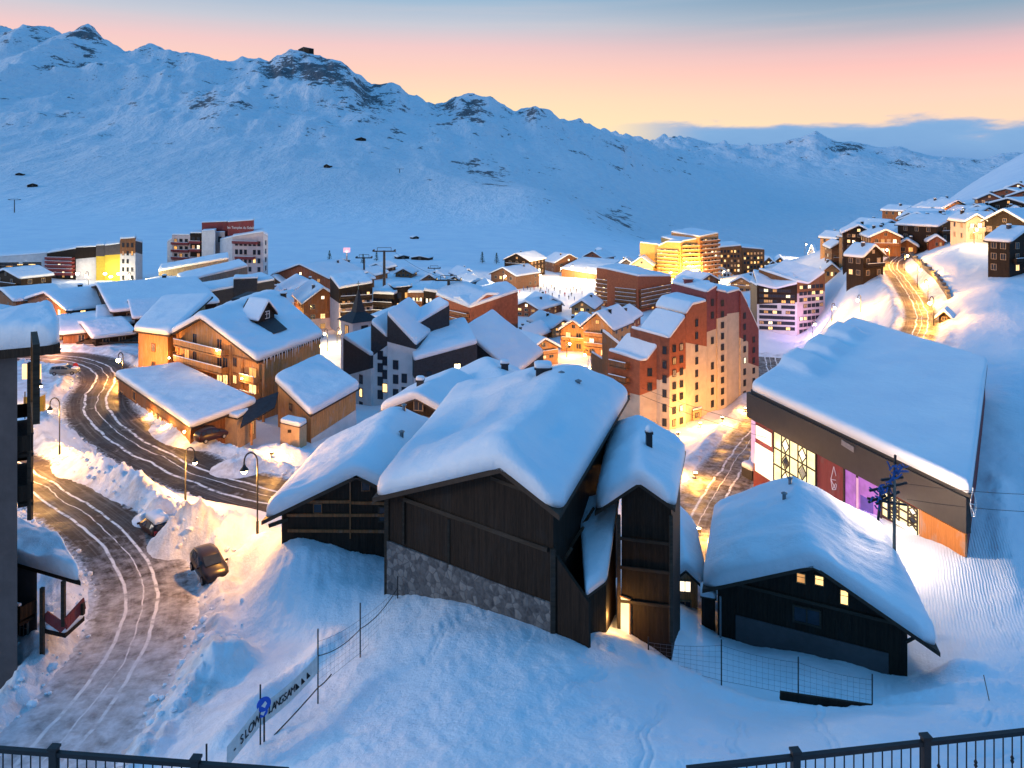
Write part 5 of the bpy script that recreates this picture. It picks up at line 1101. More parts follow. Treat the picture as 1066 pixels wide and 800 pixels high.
HV = [ # hillside village
 ('end chalet of the hillside village, lowest and farthest left', 874, 278, 253, 258, 15, 12, 14, dict(wall='log_wood', lit=.35)),
 ('tall hillside apartment chalet with rows of lit windows', 894, 272, 235, 243, 30, 22, 18, dict(wall='dark_wood', lit=.6, cols=5, floors=5)),
 ('amber lit hillside chalet above the lit road', 922, 266, 240, 247, 28, 14, 18, dict(wall='brown_wood', lit=.7, cols=4)),
 ('small front hillside chalet standing alone on the snow slope', 909, 290, 256, 266, 19, -28, 5.5, dict(wall='dark_wood', lit=.3, cols=3)),
 ('hillside chalet with a pointed gable behind the amber lit one', 927, 244, 230, 237, 20, -14, 16, dict(wall='brown_wood', lit=.3)),
 ('wide orange lit hillside chalet at the top of the lit road', 953, 258, 236, 246, 36, -20, 20, dict(wall='red_wood', lit=.5, cols=4)),
 ('hillside chalet with a long pale roof behind the orange lit one', 956, 240, 222, 230, 34, 62, 20, dict(wall='brown_wood', lit=.3)),
 ('upper hillside chalet against the blue mountain', 969, 225, 212, 218, 20, 18, 16, dict(wall='dark_wood', lit=.25)),
 ('steep orange gabled hillside chalet, highest lit gable', 996, 226, 209, 217, 25, -10, 14, dict(wall='orange_wood', lit=.5, cols=3)),
 ('narrow orange lit hillside gable between two roofs', 971, 250, 224, 234, 15, 20, 14, dict(wall='red_wood', lit=.6, cols=2)),
 ('dark hillside chalet with three lit windows beside the bright courtyard', 993, 251, 226, 235, 30, -30, 14, dict(wall='dark_wood', lit=.5, cols=3)),
 ('brightly floodlit hillside house on the courtyard', 1016, 252, 224, 230, 17, 10, 12, dict(wall='cream_render', lit=.8, cols=2)),
 ('largest hillside chalet with a long snow roof above the mound', 1046, 256, 219, 234, 46, 60, 22, dict(wall='dark_wood', lit=.4, cols=4)),
 ('hillside chalet with a pale roof behind the largest one', 1050, 224, 207, 213, 36, 66, 22, dict(wall='dark_wood', lit=.2)),
 ('dark brown chalet highest on the hillside', 1048, 208, 197, 202, 34, 58, 22, dict(wall='red_wood', lit=.15, cols=4)),
 ('second dark brown chalet high on the hillside', 1066, 212, 199, 205, 30, 40, 22, dict(wall='red_wood', lit=.15, cols=4)),
 ('balconied dark chalet alone at the right edge of the hillside', 1068, 284, 238, 250, 28, -28, 5, dict(wall='dark_wood', lit=.4, cols=3)),
 ('low hillside chalet tucked beside the lit road', 944, 264, 250, 256, 18, 30, 10, dict(wall='brown_wood', lit=.5, cols=2, floors=1)),
 ('hillside chalet with amber balconies left of the courtyard', 940, 250, 238, 243, 18, 25, 12, dict(wall='brown_wood', lit=.5, cols=3)),
 ('hillside chalet half hidden behind the dark three window chalet', 1018, 229, 214, 220, 22, 40, 14, dict(wall='brown_wood', lit=.4, cols=3))]
for lb_, px, ba, apx, ev, wp, yw, ln, k in HV: chalet(lb_, px, ba, apx, ev, wp, yw, ln, group='chalets of the hillside village', T=.8, y0=150, **k)
HX = [('small red chalet at the left end of the hillside row', 884, 266, 246, 17, 20), ('lit chalet between hillside apartment chalets', 911, 258, 240, 17, -20), ('upper chalet behind the wide orange lit one', 946, 236, 222, 20, 30), ('red chalet beside the narrow orange gable', 980, 236, 219, 18, -24), ('small chalet above the bright courtyard', 1010, 236, 220, 17, 22), ('lit chalet at the edge of the hillside mound', 1032, 240, 222, 20, -30), ('high red chalet at the right edge', 1060, 202, 191, 20, 30), ('high dark chalet left of the highest brown one', 1030, 214, 202, 20, 25)]
HX += [('small dark chalet between tall apartment chalet and lit road', 902, 262, 247, 14, 22), ('red cabin with two lit windows above the lit road bend', 934, 252, 238, 15, -26), ('low lit chalet right of the wide orange lit one', 975, 258, 246, 14, 20), ('brown chalet below the steep orange gable', 998, 236, 222, 15, 28), ('chalet at the far rim of the hillside village', 950, 226, 215, 15, -18), ('second chalet at the far rim of the hillside village', 984, 218, 207, 15, 24), ('chalet in the saddle behind the courtyard', 1028, 230, 216, 17, -22), ('dark chalet above the largest hillside chalet', 1058, 232, 216, 20, 30), ('log chalet at the left foot of the hillside', 866, 290, 275, 14, 18), ('brown cabin behind the end chalet of the hillside', 884, 256, 243, 13, -20)]
for lb_, px, ba, apx, w_, yw in HX: chalet(lb_, px, ba, apx, apx+(ba-apx)*.42, w_, yw, 13, wall=random.choice(('brown_wood', 'red_wood', 'orange_wood')), lit=.6, cols=3, T=.8, balc=.4, y0=150, group='chalets of the hillside village')
hut = chalet('tiny snowed-in shed beside the lit hill road', 983, 335, 324, 329, 10, 35, 4, 'dark_wood', 0, .6, floors=1, cols=1, balc=0, chim=0, y0=120, group=None, cat='shed', name='shed')
# ================================================================ house at the left edge
lh = thing('grey_house', 'tall grey house at the left edge with a thick snow roof and timber balconies', 'house', V(10, 690, 43), None)
F = [V(-110, 375, 43.5), V(63, 359, 42.5)]; rd = Vector((-.55, .835, 0)); B = [p+rd*9.5 for p in F]; B[0].z -= .2
wv = lambda u, v: -.9*math.exp(-((u-.78)/.10)**2)*sm01((v-.62)/.2)
def sm01(x): x = max(0, min(1, x)); return x*x*(3-2*x)
gb = Bld(lh, F, B, 9.5, 'grey_render', 1.5, (.02, .255, .05, .05), rt=.5, R=1.1, seed=51, rough=.2, roof='dark_wood', wave=wv, step=.3)
f = gb.front; r = gb.right
for z in (24.6, 21.8): balcony(lh, r, .2, r['L']*.9, z, .75, 'dark_wood', 1.1, False)
mb = MB()
q = r['o']+r['d']*.3+r['n']*.62; mb.beam(Vector((q.x, q.y, 20.8)), Vector((q.x, q.y, f['zt']-.2)), .22, .22); mb.build('balcony_post', 'dark_beam', lh)
wpx(lh, r, 34, 392, 1.6, 1.6, 'lit_window', frame='dark_beam'); 
mb = MB(); mb.box(V(33, 387, 46.8), (1.1, .12, .9)); mb.build('lit_bay', 'lit_window', lh)
# porch house below it
ph = thing('porch_house', 'low house with a snow heaped porch roof at the foot of the grey house', 'house', V(40, 680, 45), None)
F = [V(-60, 564, 49.5), V(84, 606, 45.0)]; B = [V(-60, 512, 56), V(64, 572, 49)]
pbh = Bld(ph, F, B, 10.2, 'grey_render', .95, (.02, .29, .05, .04), rt=.22, R=.8, seed=52, rough=.45, roof='dark_wood', step=.25)
f = pbh.front
wpx(ph, f, 26, 655, .6, .95, 'dark_glass', frame='concrete', bars=3)
balcony(ph, f, f['L']-4.2, f['L']-.1, fpx(f, 10, 632)[1], 1.0, 'dark_wood', 1.0, True, True)
rr = pbh.right
def pbx(px, py, Y): return at(px, py, Y)
mb = MB()
for a, b in (((66, 605, 45.2), (66, 652, 45.2)), ((44, 612, 44.6), (44, 690, 44.6)), ((86, 628, 46.5), (86, 640, 46.5))): mb.beam(pbx(*a), pbx(*b), .2, .2)
mb.build('porch_post', 'dark_beam', ph)
mb = MB(); mb.beam(pbx(68, 650, 45.2), pbx(88, 628, 46.8), .08, .75); mb.beam(pbx(46, 640, 44.8), pbx(67, 655, 45.2), .08, .5); mb.build('porch_rail', 'maroon_panel', ph)
mb = MB(); mb.prism([pbx(46, 655, 44.8), pbx(68, 660, 45.2), pbx(88, 642, 47), pbx(60, 636, 47)], Vector((0, 0, -.25))); mb.build('porch_deck', 'dark_wood', ph)
mb = MB(); c = [pbx(46, 655, 44.8), pbx(68, 660, 45.2), pbx(60, 636, 47), pbx(88, 642, 47)]
patch(mb, lambda u, v: lerp(lerp(c[0], c[1], u), lerp(c[2], c[3], u), v)+Vector((0, 0, .01)), .3, .3, seed=9, corner=.2); mb.build('porch_snow', 'snow', ph)
# ================================================================ cars
def car(name, label, p, heading, paint, Lc=4.2, Wc=1.78, Hc=1.52, group=None, snow=0.0, tilt=0.0):
    """hatchback, nose along +x of its own frame"""
    root = thing(name, label, 'car', p, group); root.rotation_euler = (0, tilt, heading)
    k = Lc/4.2; w = Wc/2
    # stations: x, half width at waist, z bottom, z waist, half width roof, z top
    st = [(-2.08, .70, .42, .78, .55, .80), (-2.02, .80, .30, .92, .56, 1.0), (-1.75, .86, .24, .96, .60, 1.36), (-1.2, .88, .22, .95, .63, 1.48), (-.4, .89, .20, .93, .64, 1.52), (.25, .89, .20, .91, .61, 1.44), (.62, .89, .20, .90, .57, 1.22), (1.05, .88, .20, .89, .66, .96), (1.55, .84, .22, .82, .60, .87), (1.92, .76, .28, .70, .52, .76), (2.08, .62, .36, .56, .42, .60)]
    st = [(x*k, a*w/.89, zb, zw*Hc/1.52, b*w/.89, zt*Hc/1.52) for x, a, zb, zw, b, zt in st]
    def ring(s): x, a, zb, zw, b, zt = s; return [(x, -a*.90, zb), (x, -a, (zb+zw)*.52), (x, -a, zw), (x, -b, zt-.02), (x, -b*.5, zt+.015), (x, 0, zt+.025), (x, b*.5, zt+.015), (x, b, zt-.02), (x, a, zw), (x, a, (zb+zw)*.52), (x, a*.90, zb)]
    R_ = [ring(s) for s in st]; n = 11; mb = MB(); V_ = [q for r_ in R_ for q in r_]
    mb.add(V_, [(i*n+j, i*n+(j+1) % n, (i+1)*n+(j+1) % n, (i+1)*n+j) for i in range(len(st)-1) for j in range(n)]+[tuple(range(n)), tuple(range((len(st)-1)*n, len(st)*n))[::-1]], 0, True)
    def put(m, nm, mat, par=None):
        o = m.build(nm, mat, None, (0, 0, 0)); o.parent = par or root; return o
    put(mb, 'body', paint)
    def quadglass(nm, pts, off):
        m = MB(); m.prism([Vector(q)+Vector(off) for q in pts], Vector(off)*-.6); return put(m, nm, 'dark_glass')
    def mid(i, j, i2, j2, t): return Vector(R_[i][j]).lerp(Vector(R_[i2][j2]), t)
    quadglass('windscreen', [mid(7, 3, 5, 3, .10)+Vector((0, .1, 0)), mid(7, 7, 5, 7, .10)-Vector((0, .1, 0)), mid(7, 7, 5, 7, .92)-Vector((0, .05, 0)), mid(7, 3, 5, 3, .92)+Vector((0, .05, 0))], (.05, 0, .05))
    quadglass('rear_window', [mid(1, 3, 2, 3, .2), mid(1, 7, 2, 7, .2), mid(1, 7, 2, 7, .92), mid(1, 3, 2, 3, .92)], (-.04, 0, .02))
    for sg, jw, jt in ((-1, 2, 3), (1, 8, 7)):
        for (i0, i1) in ((2, 3), (3, 4), (4, 6)):
            quadglass('side_window', [mid(i0, jw, i0, jt, .12)+Vector((.06, 0, 0)), mid(i1, jw, i1, jt, .12)-Vector((.06, 0, 0)), mid(i1, jw, i1, jt, .86)-Vector((.06, 0, 0)), mid(i0, jw, i0, jt, .86)+Vector((.06, 0, 0))], (0, sg*.025, .012))
        m = MB(); m.box((.72*k, sg*(w+.10), .98*Hc/1.52), (.12, .2, .14)); put(m, 'wing_mirror', paint)
        m = MB(); m.add([(1.80*k, sg*.42, .66), (1.99*k, sg*.40, .60), (1.86*k, sg*.74, .62), (1.66*k, sg*.80, .70), (1.80*k, sg*.42, .78), (2.01*k, sg*.40, .70), (1.90*k, sg*.72, .72), (1.70*k, sg*.79, .81)], [(0, 1, 2, 3), (4, 7, 6, 5), (0, 4, 5, 1), (1, 5, 6, 2), (2, 6, 7, 3), (3, 7, 4, 0)]); put(m, 'headlight', 'grey_metal')
        m = MB(); m.box((-2.0*k, sg*.66, .82), (.12, .22, .3)); put(m, 'tail_light', 'red_paint')
    m = MB(); m.box((2.06*k, 0, .50), (.1, .95, .14)); put(m, 'grille', 'black_metal'); m = MB(); m.box((2.12*k, 0, .40), (.03, .5, .11)); put(m, 'number_plate', 'white_paint')
    for x in (-1.28*k, 1.30*k):
        for sg in (-1, 1):
            m = MB(); m.tube([(x, sg*(w-.20), .31), (x, sg*(w+.02), .31)], .315, 18); o = put(m, 'wheel', 'rubber')
            m = MB(); m.tube([(x, sg*(w-.05), .31), (x, sg*(w+.035), .31)], .19, 14); put(m, 'rim', 'grey_metal', o)
    if snow:
        for nm, i0, i1 in (('roof_snow', 2, 5), ('bonnet_snow', 7, 9)):
            m = MB(); z0 = (st[i0][5]+st[i1][5])/2
            patch(m, lambda u, v: Vector((lerp(st[i0][0], st[i1][0], v), lerp(-1, 1, u)*lerp(st[i0][4], st[i1][4], v), lerp(st[i0][5], st[i1][5], v)+.02)), snow, .2, seed=p.x, corner=.12, step=.2); put(m, nm, 'snow')
    return root
def onground(px, py, y0=24): p = ground(px, py, y0); p.z = H(p.x, p.y); return p
p = onground(218, 598); car('parked_car', 'dark brown hatchback parked against the ploughed snow bank under the street lamp', p, math.atan2(-.80, .62), 'car_brown', 4.3, 1.82, 1.62)
p = onground(68, 390, 90); p.z += .05; car('parked_car', 'grey hatchback with snow on its roof parked by the road bend', p, .15, 'car_grey', 4.6, 1.9, 1.6, snow=.25)
p = onground(220, 459, 80); car('parked_car', 'dark maroon car parked beside the beige entrance block', p, .9, 'car_maroon', 4.2, 1.8, 1.7)
p = onground(160, 545, 50); p.z -= 1.0; car('parked_car', 'dark car half buried in the snow bank between the two roads', p, 2.4, 'car_maroon', 4.0, 1.75, 1.5, snow=.5)
van = thing('snowed_in_trailer', 'snow covered trailer parked at the left corner of the sports hall', 'trailer', onground(789, 499, 70)); q = Vector(van['org'])
mb = MB(); mb.box(q+Vector((0, 0, 1.0)), (3.6, 2.0, 1.2), .4); mb.build('body', 'charcoal_metal', van)
mb = MB(); ax = Vector((math.cos(.4), math.sin(.4), 0)); ay = Vector((-ax.y, ax.x, 0)); patch(mb, lambda u, v: q+Vector((0, 0, 1.61))+ax*(u-.5)*3.8+ay*(v-.5)*2.2, .7, .5, seed=3, corner=.4); mb.build('snow_cover', 'snow', van)
for sg in (-1, 1):
    mb = MB(); c = q+ay*sg*.95+Vector((0, 0, .3)); mb.tube([c-ay*.12, c+ay*.12], .32, 14); mb.build('wheel', 'rubber', van)
# ================================================================ street lamps
lamp('nearest street lamp, tall and curved, beside the timber barn', 268, 572, 58, 6.2, 1800, AMBER, -1.0)
lamp('curved street lamp on the bank between the two roads', 193, 518, 72, 5.0, 2400, AMBER, .9)
lamp('curved street lamp on the snow island beside the lower road', 62, 485, 84, 6.2, 1700, WARM, -1.05)
lamp('street lamp at the yellow bus stop box by the left edge', 33, 424, 112, 4.4, 700, WARM, 1.3)
SM = [ # label, px, base, y0, height, power, colour
 ('added street lamp on the inner side of the road bend', 128, 398, 60, 5, 2600, AMBER),  # lamp added to warm the upper bend
 ('street lamp at the far side of the road bend', 60, 362, 90, 5.5, 2400, (1, .42, .2)),
 ('floodlight mast of the yellow wall', 136, 306, 150, 7, 14000, (1, .75, .3)),
 ('floodlight mast of the white wall', 92, 306, 150, 7, 4500, (1, .72, .4)),
 ('lamp by the orange wall at the left edge', 40, 342, 90, 4, 2600, (1, .40, .08)),
 ('lamp outside the low terraced building', 172, 310, 150, 5, 2200, AMBER),
 ('first lamp of the lit church square', 341, 366, 100, 6, 2200, (1, .60, .20)),
 ('second lamp of the lit church square', 351, 360, 100, 5, 2200, (1, .62, .22)),
 ('third lamp of the lit church square', 330, 376, 100, 5, 900, (1, .62, .22)),
 ('lamp in front of the lit chapel wall', 392, 352, 120, 5, 3500, (1, .78, .48)),
 ('lamp in the lane behind the white and black block', 424, 335, 160, 5, 3000, (1, .66, .32)),
 ('bright lamp below the second lift mast', 466, 326, 160, 6, 2500, WHITE),
 ('lamp on the plaza under the red brown apartment chalet', 515, 360, 120, 6, 4000, (1, .66, .25)),
 ('lamp of the lane right of the plaza', 520, 376, 120, 5, 3500, (1, .62, .25)),
 ('white lamp at the left side of the ski square', 524, 306, 200, 9, 7000, WHITE),
 ('first floodlight of the ski square', 583, 293, 220, 8, 22000, (1, .74, .42)),
 ('second floodlight of the ski square', 597, 291, 220, 8, 22000, (1, .70, .36)),
 ('third floodlight of the ski square', 611, 296, 220, 8, 16000, (1, .70, .36)),
 ('lamp at the foot of the brick apartment block', 619, 318, 200, 6, 9000, (1, .60, .25)),
 ('lamp below the golden apartment block', 697, 296, 250, 7, 30000, (1, .56, .10)),
 ('second lamp below the golden apartment block', 727, 293, 250, 7, 26000, (1, .50, .10)),
 ('lamp at the white gable of the long brown block', 752, 293, 250, 6, 9000, (1, .65, .25)),
 ('lamp at the near end of the brown apartment wing', 652, 436, 80, 5, 1600, (1, .45, .12)),
 ('lamp at the corner of the plain brown houses', 612, 385, 100, 5, 2800, (1, .52, .16)),
 ('added purple lamp at the foot of the white and dark block', 846, 350, 120, 5, 2000, (.85, .42, .80)),  # purple light added to tint the block front
 ('lamp on the lane right of the white and dark block', 866, 335, 120, 5, 2900, AMBER),
 ('lamp on the lane below the hill road', 896, 326, 120, 4.5, 3770, AMBER),
 ('lowest lamp of the lit hill road', 972, 340, 100, 6, 4200, AMBER),
 ('second lowest lamp of the lit hill road', 966, 318, 110, 6, 4800, AMBER),
 ('middle lamp of the lit hill road', 955, 300, 120, 6, 3770, AMBER),
 ('upper lamp of the lit hill road', 942, 283, 140, 6, 4060, AMBER),
 ('topmost lamp of the lit hill road', 926, 276, 150, 6, 4350, AMBER),
 ('lamp at the small front hillside chalet', 897, 288, 150, 5, 2600, (1, .62, .3)),
 ('lamp in the courtyard of the hillside village', 1014, 257, 150, 6, 3200, (1, .64, .25)),
 ('lamp under the wide orange lit hillside chalet', 962, 262, 150, 5, 4500, (1, .42, .10)),
 ('lamp before the steep orange hillside gable', 990, 232, 180, 5, 4200, (1, .45, .12)),
 ('lamp between the hillside apartment chalets', 913, 262, 150, 6, 3200, (1, .6, .25)),
 ('lamp by the largest hillside chalet', 1026, 246, 150, 5, 2600, (1, .55, .2)),
 ('lamp high in the hillside village', 1022, 226, 180, 6, 3000, WHITE),
 ('added fill lamp hidden behind the grey house on the lower road', 8, 500, 60, 6, 2600, AMBER),  # unseen lamp added as warm fill for road and snow
 ('lamp before the long terraced building', 236, 322, 150, 5, 2600, AMBER),
 ('lamp between the red timber chalet and the hotel', 300, 340, 150, 5, 2600, AMBER),
 ('lamp in the lane behind the brick block', 702, 318, 200, 5, 3000, AMBER),
 ('lamp in the yard of the plain brown houses', 590, 372, 120, 5, 2200, AMBER),
 ('lamp at the corner of the brown balconied block', 372, 340, 150, 5, 2200, AMBER),
 ('lamp of the lodges behind the ski square', 560, 290, 200, 6, 5000, AMBER),
 ('lamp beside the dark gabled chalet', 74, 348, 100, 5, 1600, AMBER),
 ('lamp of the far lower village', 838, 284, 470, 9, 9000, (1, .72, .4))]
for lb_, px, ba, y0, h, pw, col in SM:
    g = onground(px, ba, y0); lamp(lb_, px, ba, g.y, h, pw, col, .8 if random.random() < .5 else -.8, True, 'lamp_glow' if col != WHITE else 'lamp_glow_white')
for lb_, px, ba, y0, pw, col in [('added floodlight lighting the snow beside the utility cabin', 283, 478, 60, 1300, AMBER), ('first floodlight at the foot of the tall stepped tower', 706, 456, 80, 1100, AMBER), ('second floodlight at the foot of the tall stepped tower', 729, 446, 80, 1500, AMBER), ('third floodlight at the foot of the tall stepped tower', 752, 440, 80, 1500, AMBER), ('fourth floodlight at the foot of the tall stepped tower', 776, 430, 80, 1100, AMBER), ('added floodlight behind the narrow chalet at the street corner', 724, 500, 60, 1500, AMBER), ('added floodlight on the street beside the small timber lodge', 727, 560, 55, 1100, AMBER)]:
    flood(lb_, px, ba, onground(px, ba, y0).y, pw, col)
# ================================================================ lift masts
def mast(label, px, base, top, Y, arm=7.0, twin=True, n=2):
    g = at(px, base, Y); zt = CZ-(top-CY)/FP*Y; g.z = min(g.z, H(g.x, g.y)); root = thing('lift_mast', label, 'lift mast', g, 'ski lift masts'); h = zt-g.z
    mb = MB(); mb.tube([g-Vector((0, 0, 1)), Vector((g.x, g.y, zt))], [h*.028+.12, h*.018+.10], 10); mb.build('mast_tube', 'charcoal_metal', root)
    mb = MB(); mb.beam(Vector((g.x-arm/2, g.y, zt-.3)), Vector((g.x+arm/2, g.y, zt-.3)), .35, .45); mb.beam(Vector((g.x-arm*.3, g.y, zt+1.1)), Vector((g.x+arm*.3, g.y, zt+1.1)), .18, .18)
    for sg in (-1, 1): mb.beam(Vector((g.x+sg*arm*.3, g.y, zt-.3)), Vector((g.x+sg*arm*.3, g.y, zt+1.1)), .16, .16)
    mb.build('crossarm', 'charcoal_metal', root)
    for sg in (-1, 1):
        mb = MB(); c = Vector((g.x+sg*arm*.46, g.y, zt-.15)); mb.beam(c+Vector((0, -1.8, 0)), c+Vector((0, 1.8, 0)), .3, .35)
        for q in (-1.4, -.5, .5, 1.4): mb.tube([c+Vector((-.15, q, .25)), c+Vector((.15, q, .25))], .28, 10)
        mb.build('pulley_set', 'black_metal', root)
    return root, zt
m1, z1 = mast('main lift mast, tallest of the ski lift masts, behind the brown apartments', 400, 294, 261, 300, 9)
mast('second lift mast between the snowy lodges', 467, 318, 291, 232, 8); mast('lift mast left of the main one', 379, 291, 268, 330, 7)
mast('far lift mast beyond the main one', 452, 288, 279, 420, 7); mast('lift mast alone on the slope at the left edge', 15, 224, 208, 900, 14); mast('small lift mast high on the middle slope', 416, 190, 176, 1500, 16)
# ================================================================ pole with cables by the hall
up = thing('cable_pole', 'weathered cable pole with a tangle of brackets and blue lights before the sports hall', 'pole', V(931, 590, 56)); g = Vector(up['org']); g.z = H(g.x, g.y)
zt = CZ-(503-CY)/FP*56; mb = MB(); mb.tube([Vector((g.x, g.y, g.z-1)), Vector((g.x, g.y, zt+.4))], [.13, .10], 10); mb.build('shaft', 'grey_wood', up)
mb = MB()
for (a, b) in (((905, 511), (944, 503)), ((903, 519), (944, 526)), ((912, 525), (936, 512)), ((917, 500), (940, 497)), ((932, 474), (931, 503)), ((904, 523), (922, 516)), ((925, 508), (925, 540)), ((917, 515), (914, 542))): mb.beam(V(*a, 55.8), V(*b, 56.1), .13, .15)
mb.build('bracket', 'black_metal', up)
mb = MB(); random.seed(4)
for i in range(46):
    t = i/45; c = V(lerp(912, 936, t)+random.uniform(-4, 4), lerp(523, 484, t)+random.uniform(-6, 6), 56+random.uniform(-.6, .6)); e = c+Vector((random.uniform(-.6, .6), random.uniform(-.4, .4), random.uniform(-.6, .6))); mb.tube([c, (c+e)/2+Vector((0, 0, random.uniform(-.2, .2))), e], .06, 5)
tg = mb.build('light_tangle', 'cloth_blue', up); tg['kind'] = 'stuff'
def cable(label, pts, sag=.4, r=.018, group='overhead cables', cat='cable', name='cable', mat='black_metal'):
    mb = MB(); P_ = []
    for i in range(len(pts)-1):
        for k in range(12): t = k/12; q = pts[i].lerp(pts[i+1], t); q.z -= sag*4*t*(1-t); P_.append(q)
    P_.append(pts[-1]); mb.tube(P_, r, 5); o = mb.build(name, mat, None, P_[0]); return tag(o, label, cat, group)
cable('upper black cable running right from the cable pole', [V(938, 503, 56), V(1180, 514, 50)]); cable('lower black cable running right from the cable pole', [V(944, 520, 56), V(1180, 533, 50)])
cable('overhead cable crossing the street below the tall stepped tower', [V(668, 404, 110), V(800, 446, 90)], .3, .025)
cable('second overhead cable crossing below the tall stepped tower', [V(668, 412, 110), V(798, 456, 88)], .3, .025)
cable('ski lift cable from the main lift mast to the second', [Vector((at(400, 261, 300).x+3.5, 300, z1)), V(467, 291, 232)], 1.5, .05)
def wirestar(label, px, py, Y, hgt):
    r = thing('wire_decoration', label, 'decoration', V(px, py+hgt, Y)); mb = MB(); s_ = .0
    pts = [V(px, py, Y), V(px-3, py+hgt*.55, Y), V(px+3.5, py+hgt*.6, Y), V(px-1.5, py+hgt, Y+.2), V(px+2, py+hgt, Y-.2)]
    for a, b in ((0, 1), (0, 2), (1, 2), (1, 3), (2, 4), (3, 4), (1, 4), (2, 3)): mb.tube([pts[a], pts[b]], .035, 5)
    mb.build('wire_frame', 'white_paint', r); return r
def on(f, px, py, out): return wallpt(f, px, py, out)
for lb_, px, py, h in (('white wire tree decoration on the red panel of the sports hall', 868, 486, 24), ('white wire decoration at the right corner of the sports hall', 1013, 508, 30)):
    q = on(hb.front, min(px, 1008), py, .8); wirestar(lb_, px, py, q.y-.3, h)
# ================================================================ sign posts, fences
def post(root, px, b, t, Y, r=.035, mat='black_metal', name='post'):
    g = at(px, b, Y); mb = MB(); mb.tube([Vector((g.x, g.y, min(g.z, H(g.x, g.y))-.2)), at(px, t, Y)], r, 8); return mb.build(name, mat, root)
LF = [(215, 797, 775, 29.5), (271, 781, 713, 32.5), (331, 718, 655, 36.5), (375, 679, 628, 40), (414, 642, 600, 45.3)]
lf = thing('safety_fence', 'sagging safety fence with a lettered banner along the left edge of the snow slope', 'fence', V(271, 781, 32.5))
for px, b, t, Y in LF[1:]: post(lf, px, b, t, Y)
lone = thing('marker_pole', 'short dark marker pole standing by the terrace railing', 'pole', V(215, 797, 29.5)); post(lone, 215, 800, 775, 29.5, .04, name='shaft')
def sagline(a, b, sag, k=10): return [a.lerp(b, i/k)-Vector((0, 0, sag*4*(i/k)*(1-i/k))) for i in range(k+1)]
def netting(root, tops, bots, name='net', step=.30, r=.006, mat='net'):
    mb = MB()
    for i in range(len(tops)-1):
        n_ = max(4, int((tops[i+1]-tops[i]).length/step)); m_ = 6
        T_ = sagline(tops[i], tops[i+1], .12, n_); B_ = sagline(bots[i], bots[i+1], -.02, n_)
        for k in range(n_+1): mb.tube([B_[k], T_[k]], r, 3, caps=False)
        for j in range(m_+1): mb.tube([B_[k].lerp(T_[k], j/m_) for k in range(n_+1)], r*(1.8 if j in (0, m_) else 1), 3, caps=False)
    return mb.build(name, mat, root)
tops = [V(331, 668, 36.5), V(375, 645, 40), V(414, 612, 45.3)]; bots = [V(331, 716, 36.5), V(375, 680, 40), V(414, 640, 45.3)]
netting(lf, tops, bots, step=.35, r=.005)
mb = MB(); pts = sagline(V(331, 683, 36.5), V(375, 655, 40), .25)+sagline(V(375, 655, 40), V(414, 612, 45.3), .3)[1:]; mb.tube(pts, .022, 5); mb.build('rope', 'rope', lf)
mb = MB(); pts = [V(232, 822, 30.2), V(271, 780, 32.5), V(331, 716, 36.5), V(345, 702, 37.5)]; mb.tube([p for i in range(3) for p in sagline(pts[i], pts[i+1], .06, 6)], .03, 5); mb.build('rope', 'rope', lf)
bt = [V(236, 778, 30.2), V(271, 735, 32.5), V(331, 682, 36.5)]; bbm = [V(236, 800, 30.2), V(271, 756, 32.5), V(331, 700, 36.5)]
bt = sagline(bt[0], bt[1], .0, 4)+sagline(bt[1], bt[2], .16, 10)[1:]; bbm = sagline(bbm[0], bbm[1], .0, 4)+sagline(bbm[1], bbm[2], .16, 10)[1:]
mb = MB(); k = len(bt); off = Vector((.0, .03, 0)); mb.add(bt+bbm+[p+off for p in bt]+[p+off for p in bbm], [(k+i, k+i+1, i+1, i) for i in range(k-1)]+[(2*k+i, 2*k+i+1, 3*k+i+1, 3*k+i) for i in range(k-1)]+[(i, i+1, 2*k+i+1, 2*k+i) for i in range(k-1)]+[(k+i, 3*k+i, 3*k+i+1, k+i+1) for i in range(k-1)]); mb.build('banner', 'banner_cloth', lf)
def bannertext(body, s):                                        # letters follow the cloth between two stations
    i = int(s*(k-1)); i = min(i, k-2); t = s*(k-1)-i; a = bt[i].lerp(bt[i+1], t); b = bbm[i].lerp(bbm[i+1], t); d = (bt[i+1]-bt[i]); d.normalize(); n_ = d.cross(a-b).normalized()
    u = n_.cross(d).normalized(); h = (a-b).length
    if n_.y > 0: n_ = -n_
    return text(lf, body, (a+b)/2+n_*.03, d, n_, h*.60, 'ink', .008, 'lettering', a-b)
for s_, b_ in [(.06, '-'), (.12, 'S'), (.16, 'L'), (.20, 'O'), (.25, 'W'), (.32, '-')]+list(zip((.39, .435, .48, .525, .57, .615, .665), 'LANGSAM')): bannertext(b_, s_)
for s_ in (.74, .82, .92):
    i = int(s_*(k-1)); a = bt[i].lerp(bbm[i], .5); mb = MB(); q = .15; mb.prism([a+Vector((-q, -.06, 0)), a+Vector((0, -.06, -q)), a+Vector((q, -.06, 0)), a+Vector((0, -.06, q))], Vector((0, .03, 0))); mb.build('diamond_mark', 'ink', lf)
rs = thing('blue_sign', 'pair of small round blue piste signs on a post behind the banner', 'sign', V(275, 778, 32.7)); post(rs, 275, 778, 728, 32.7, .04, name='pole')
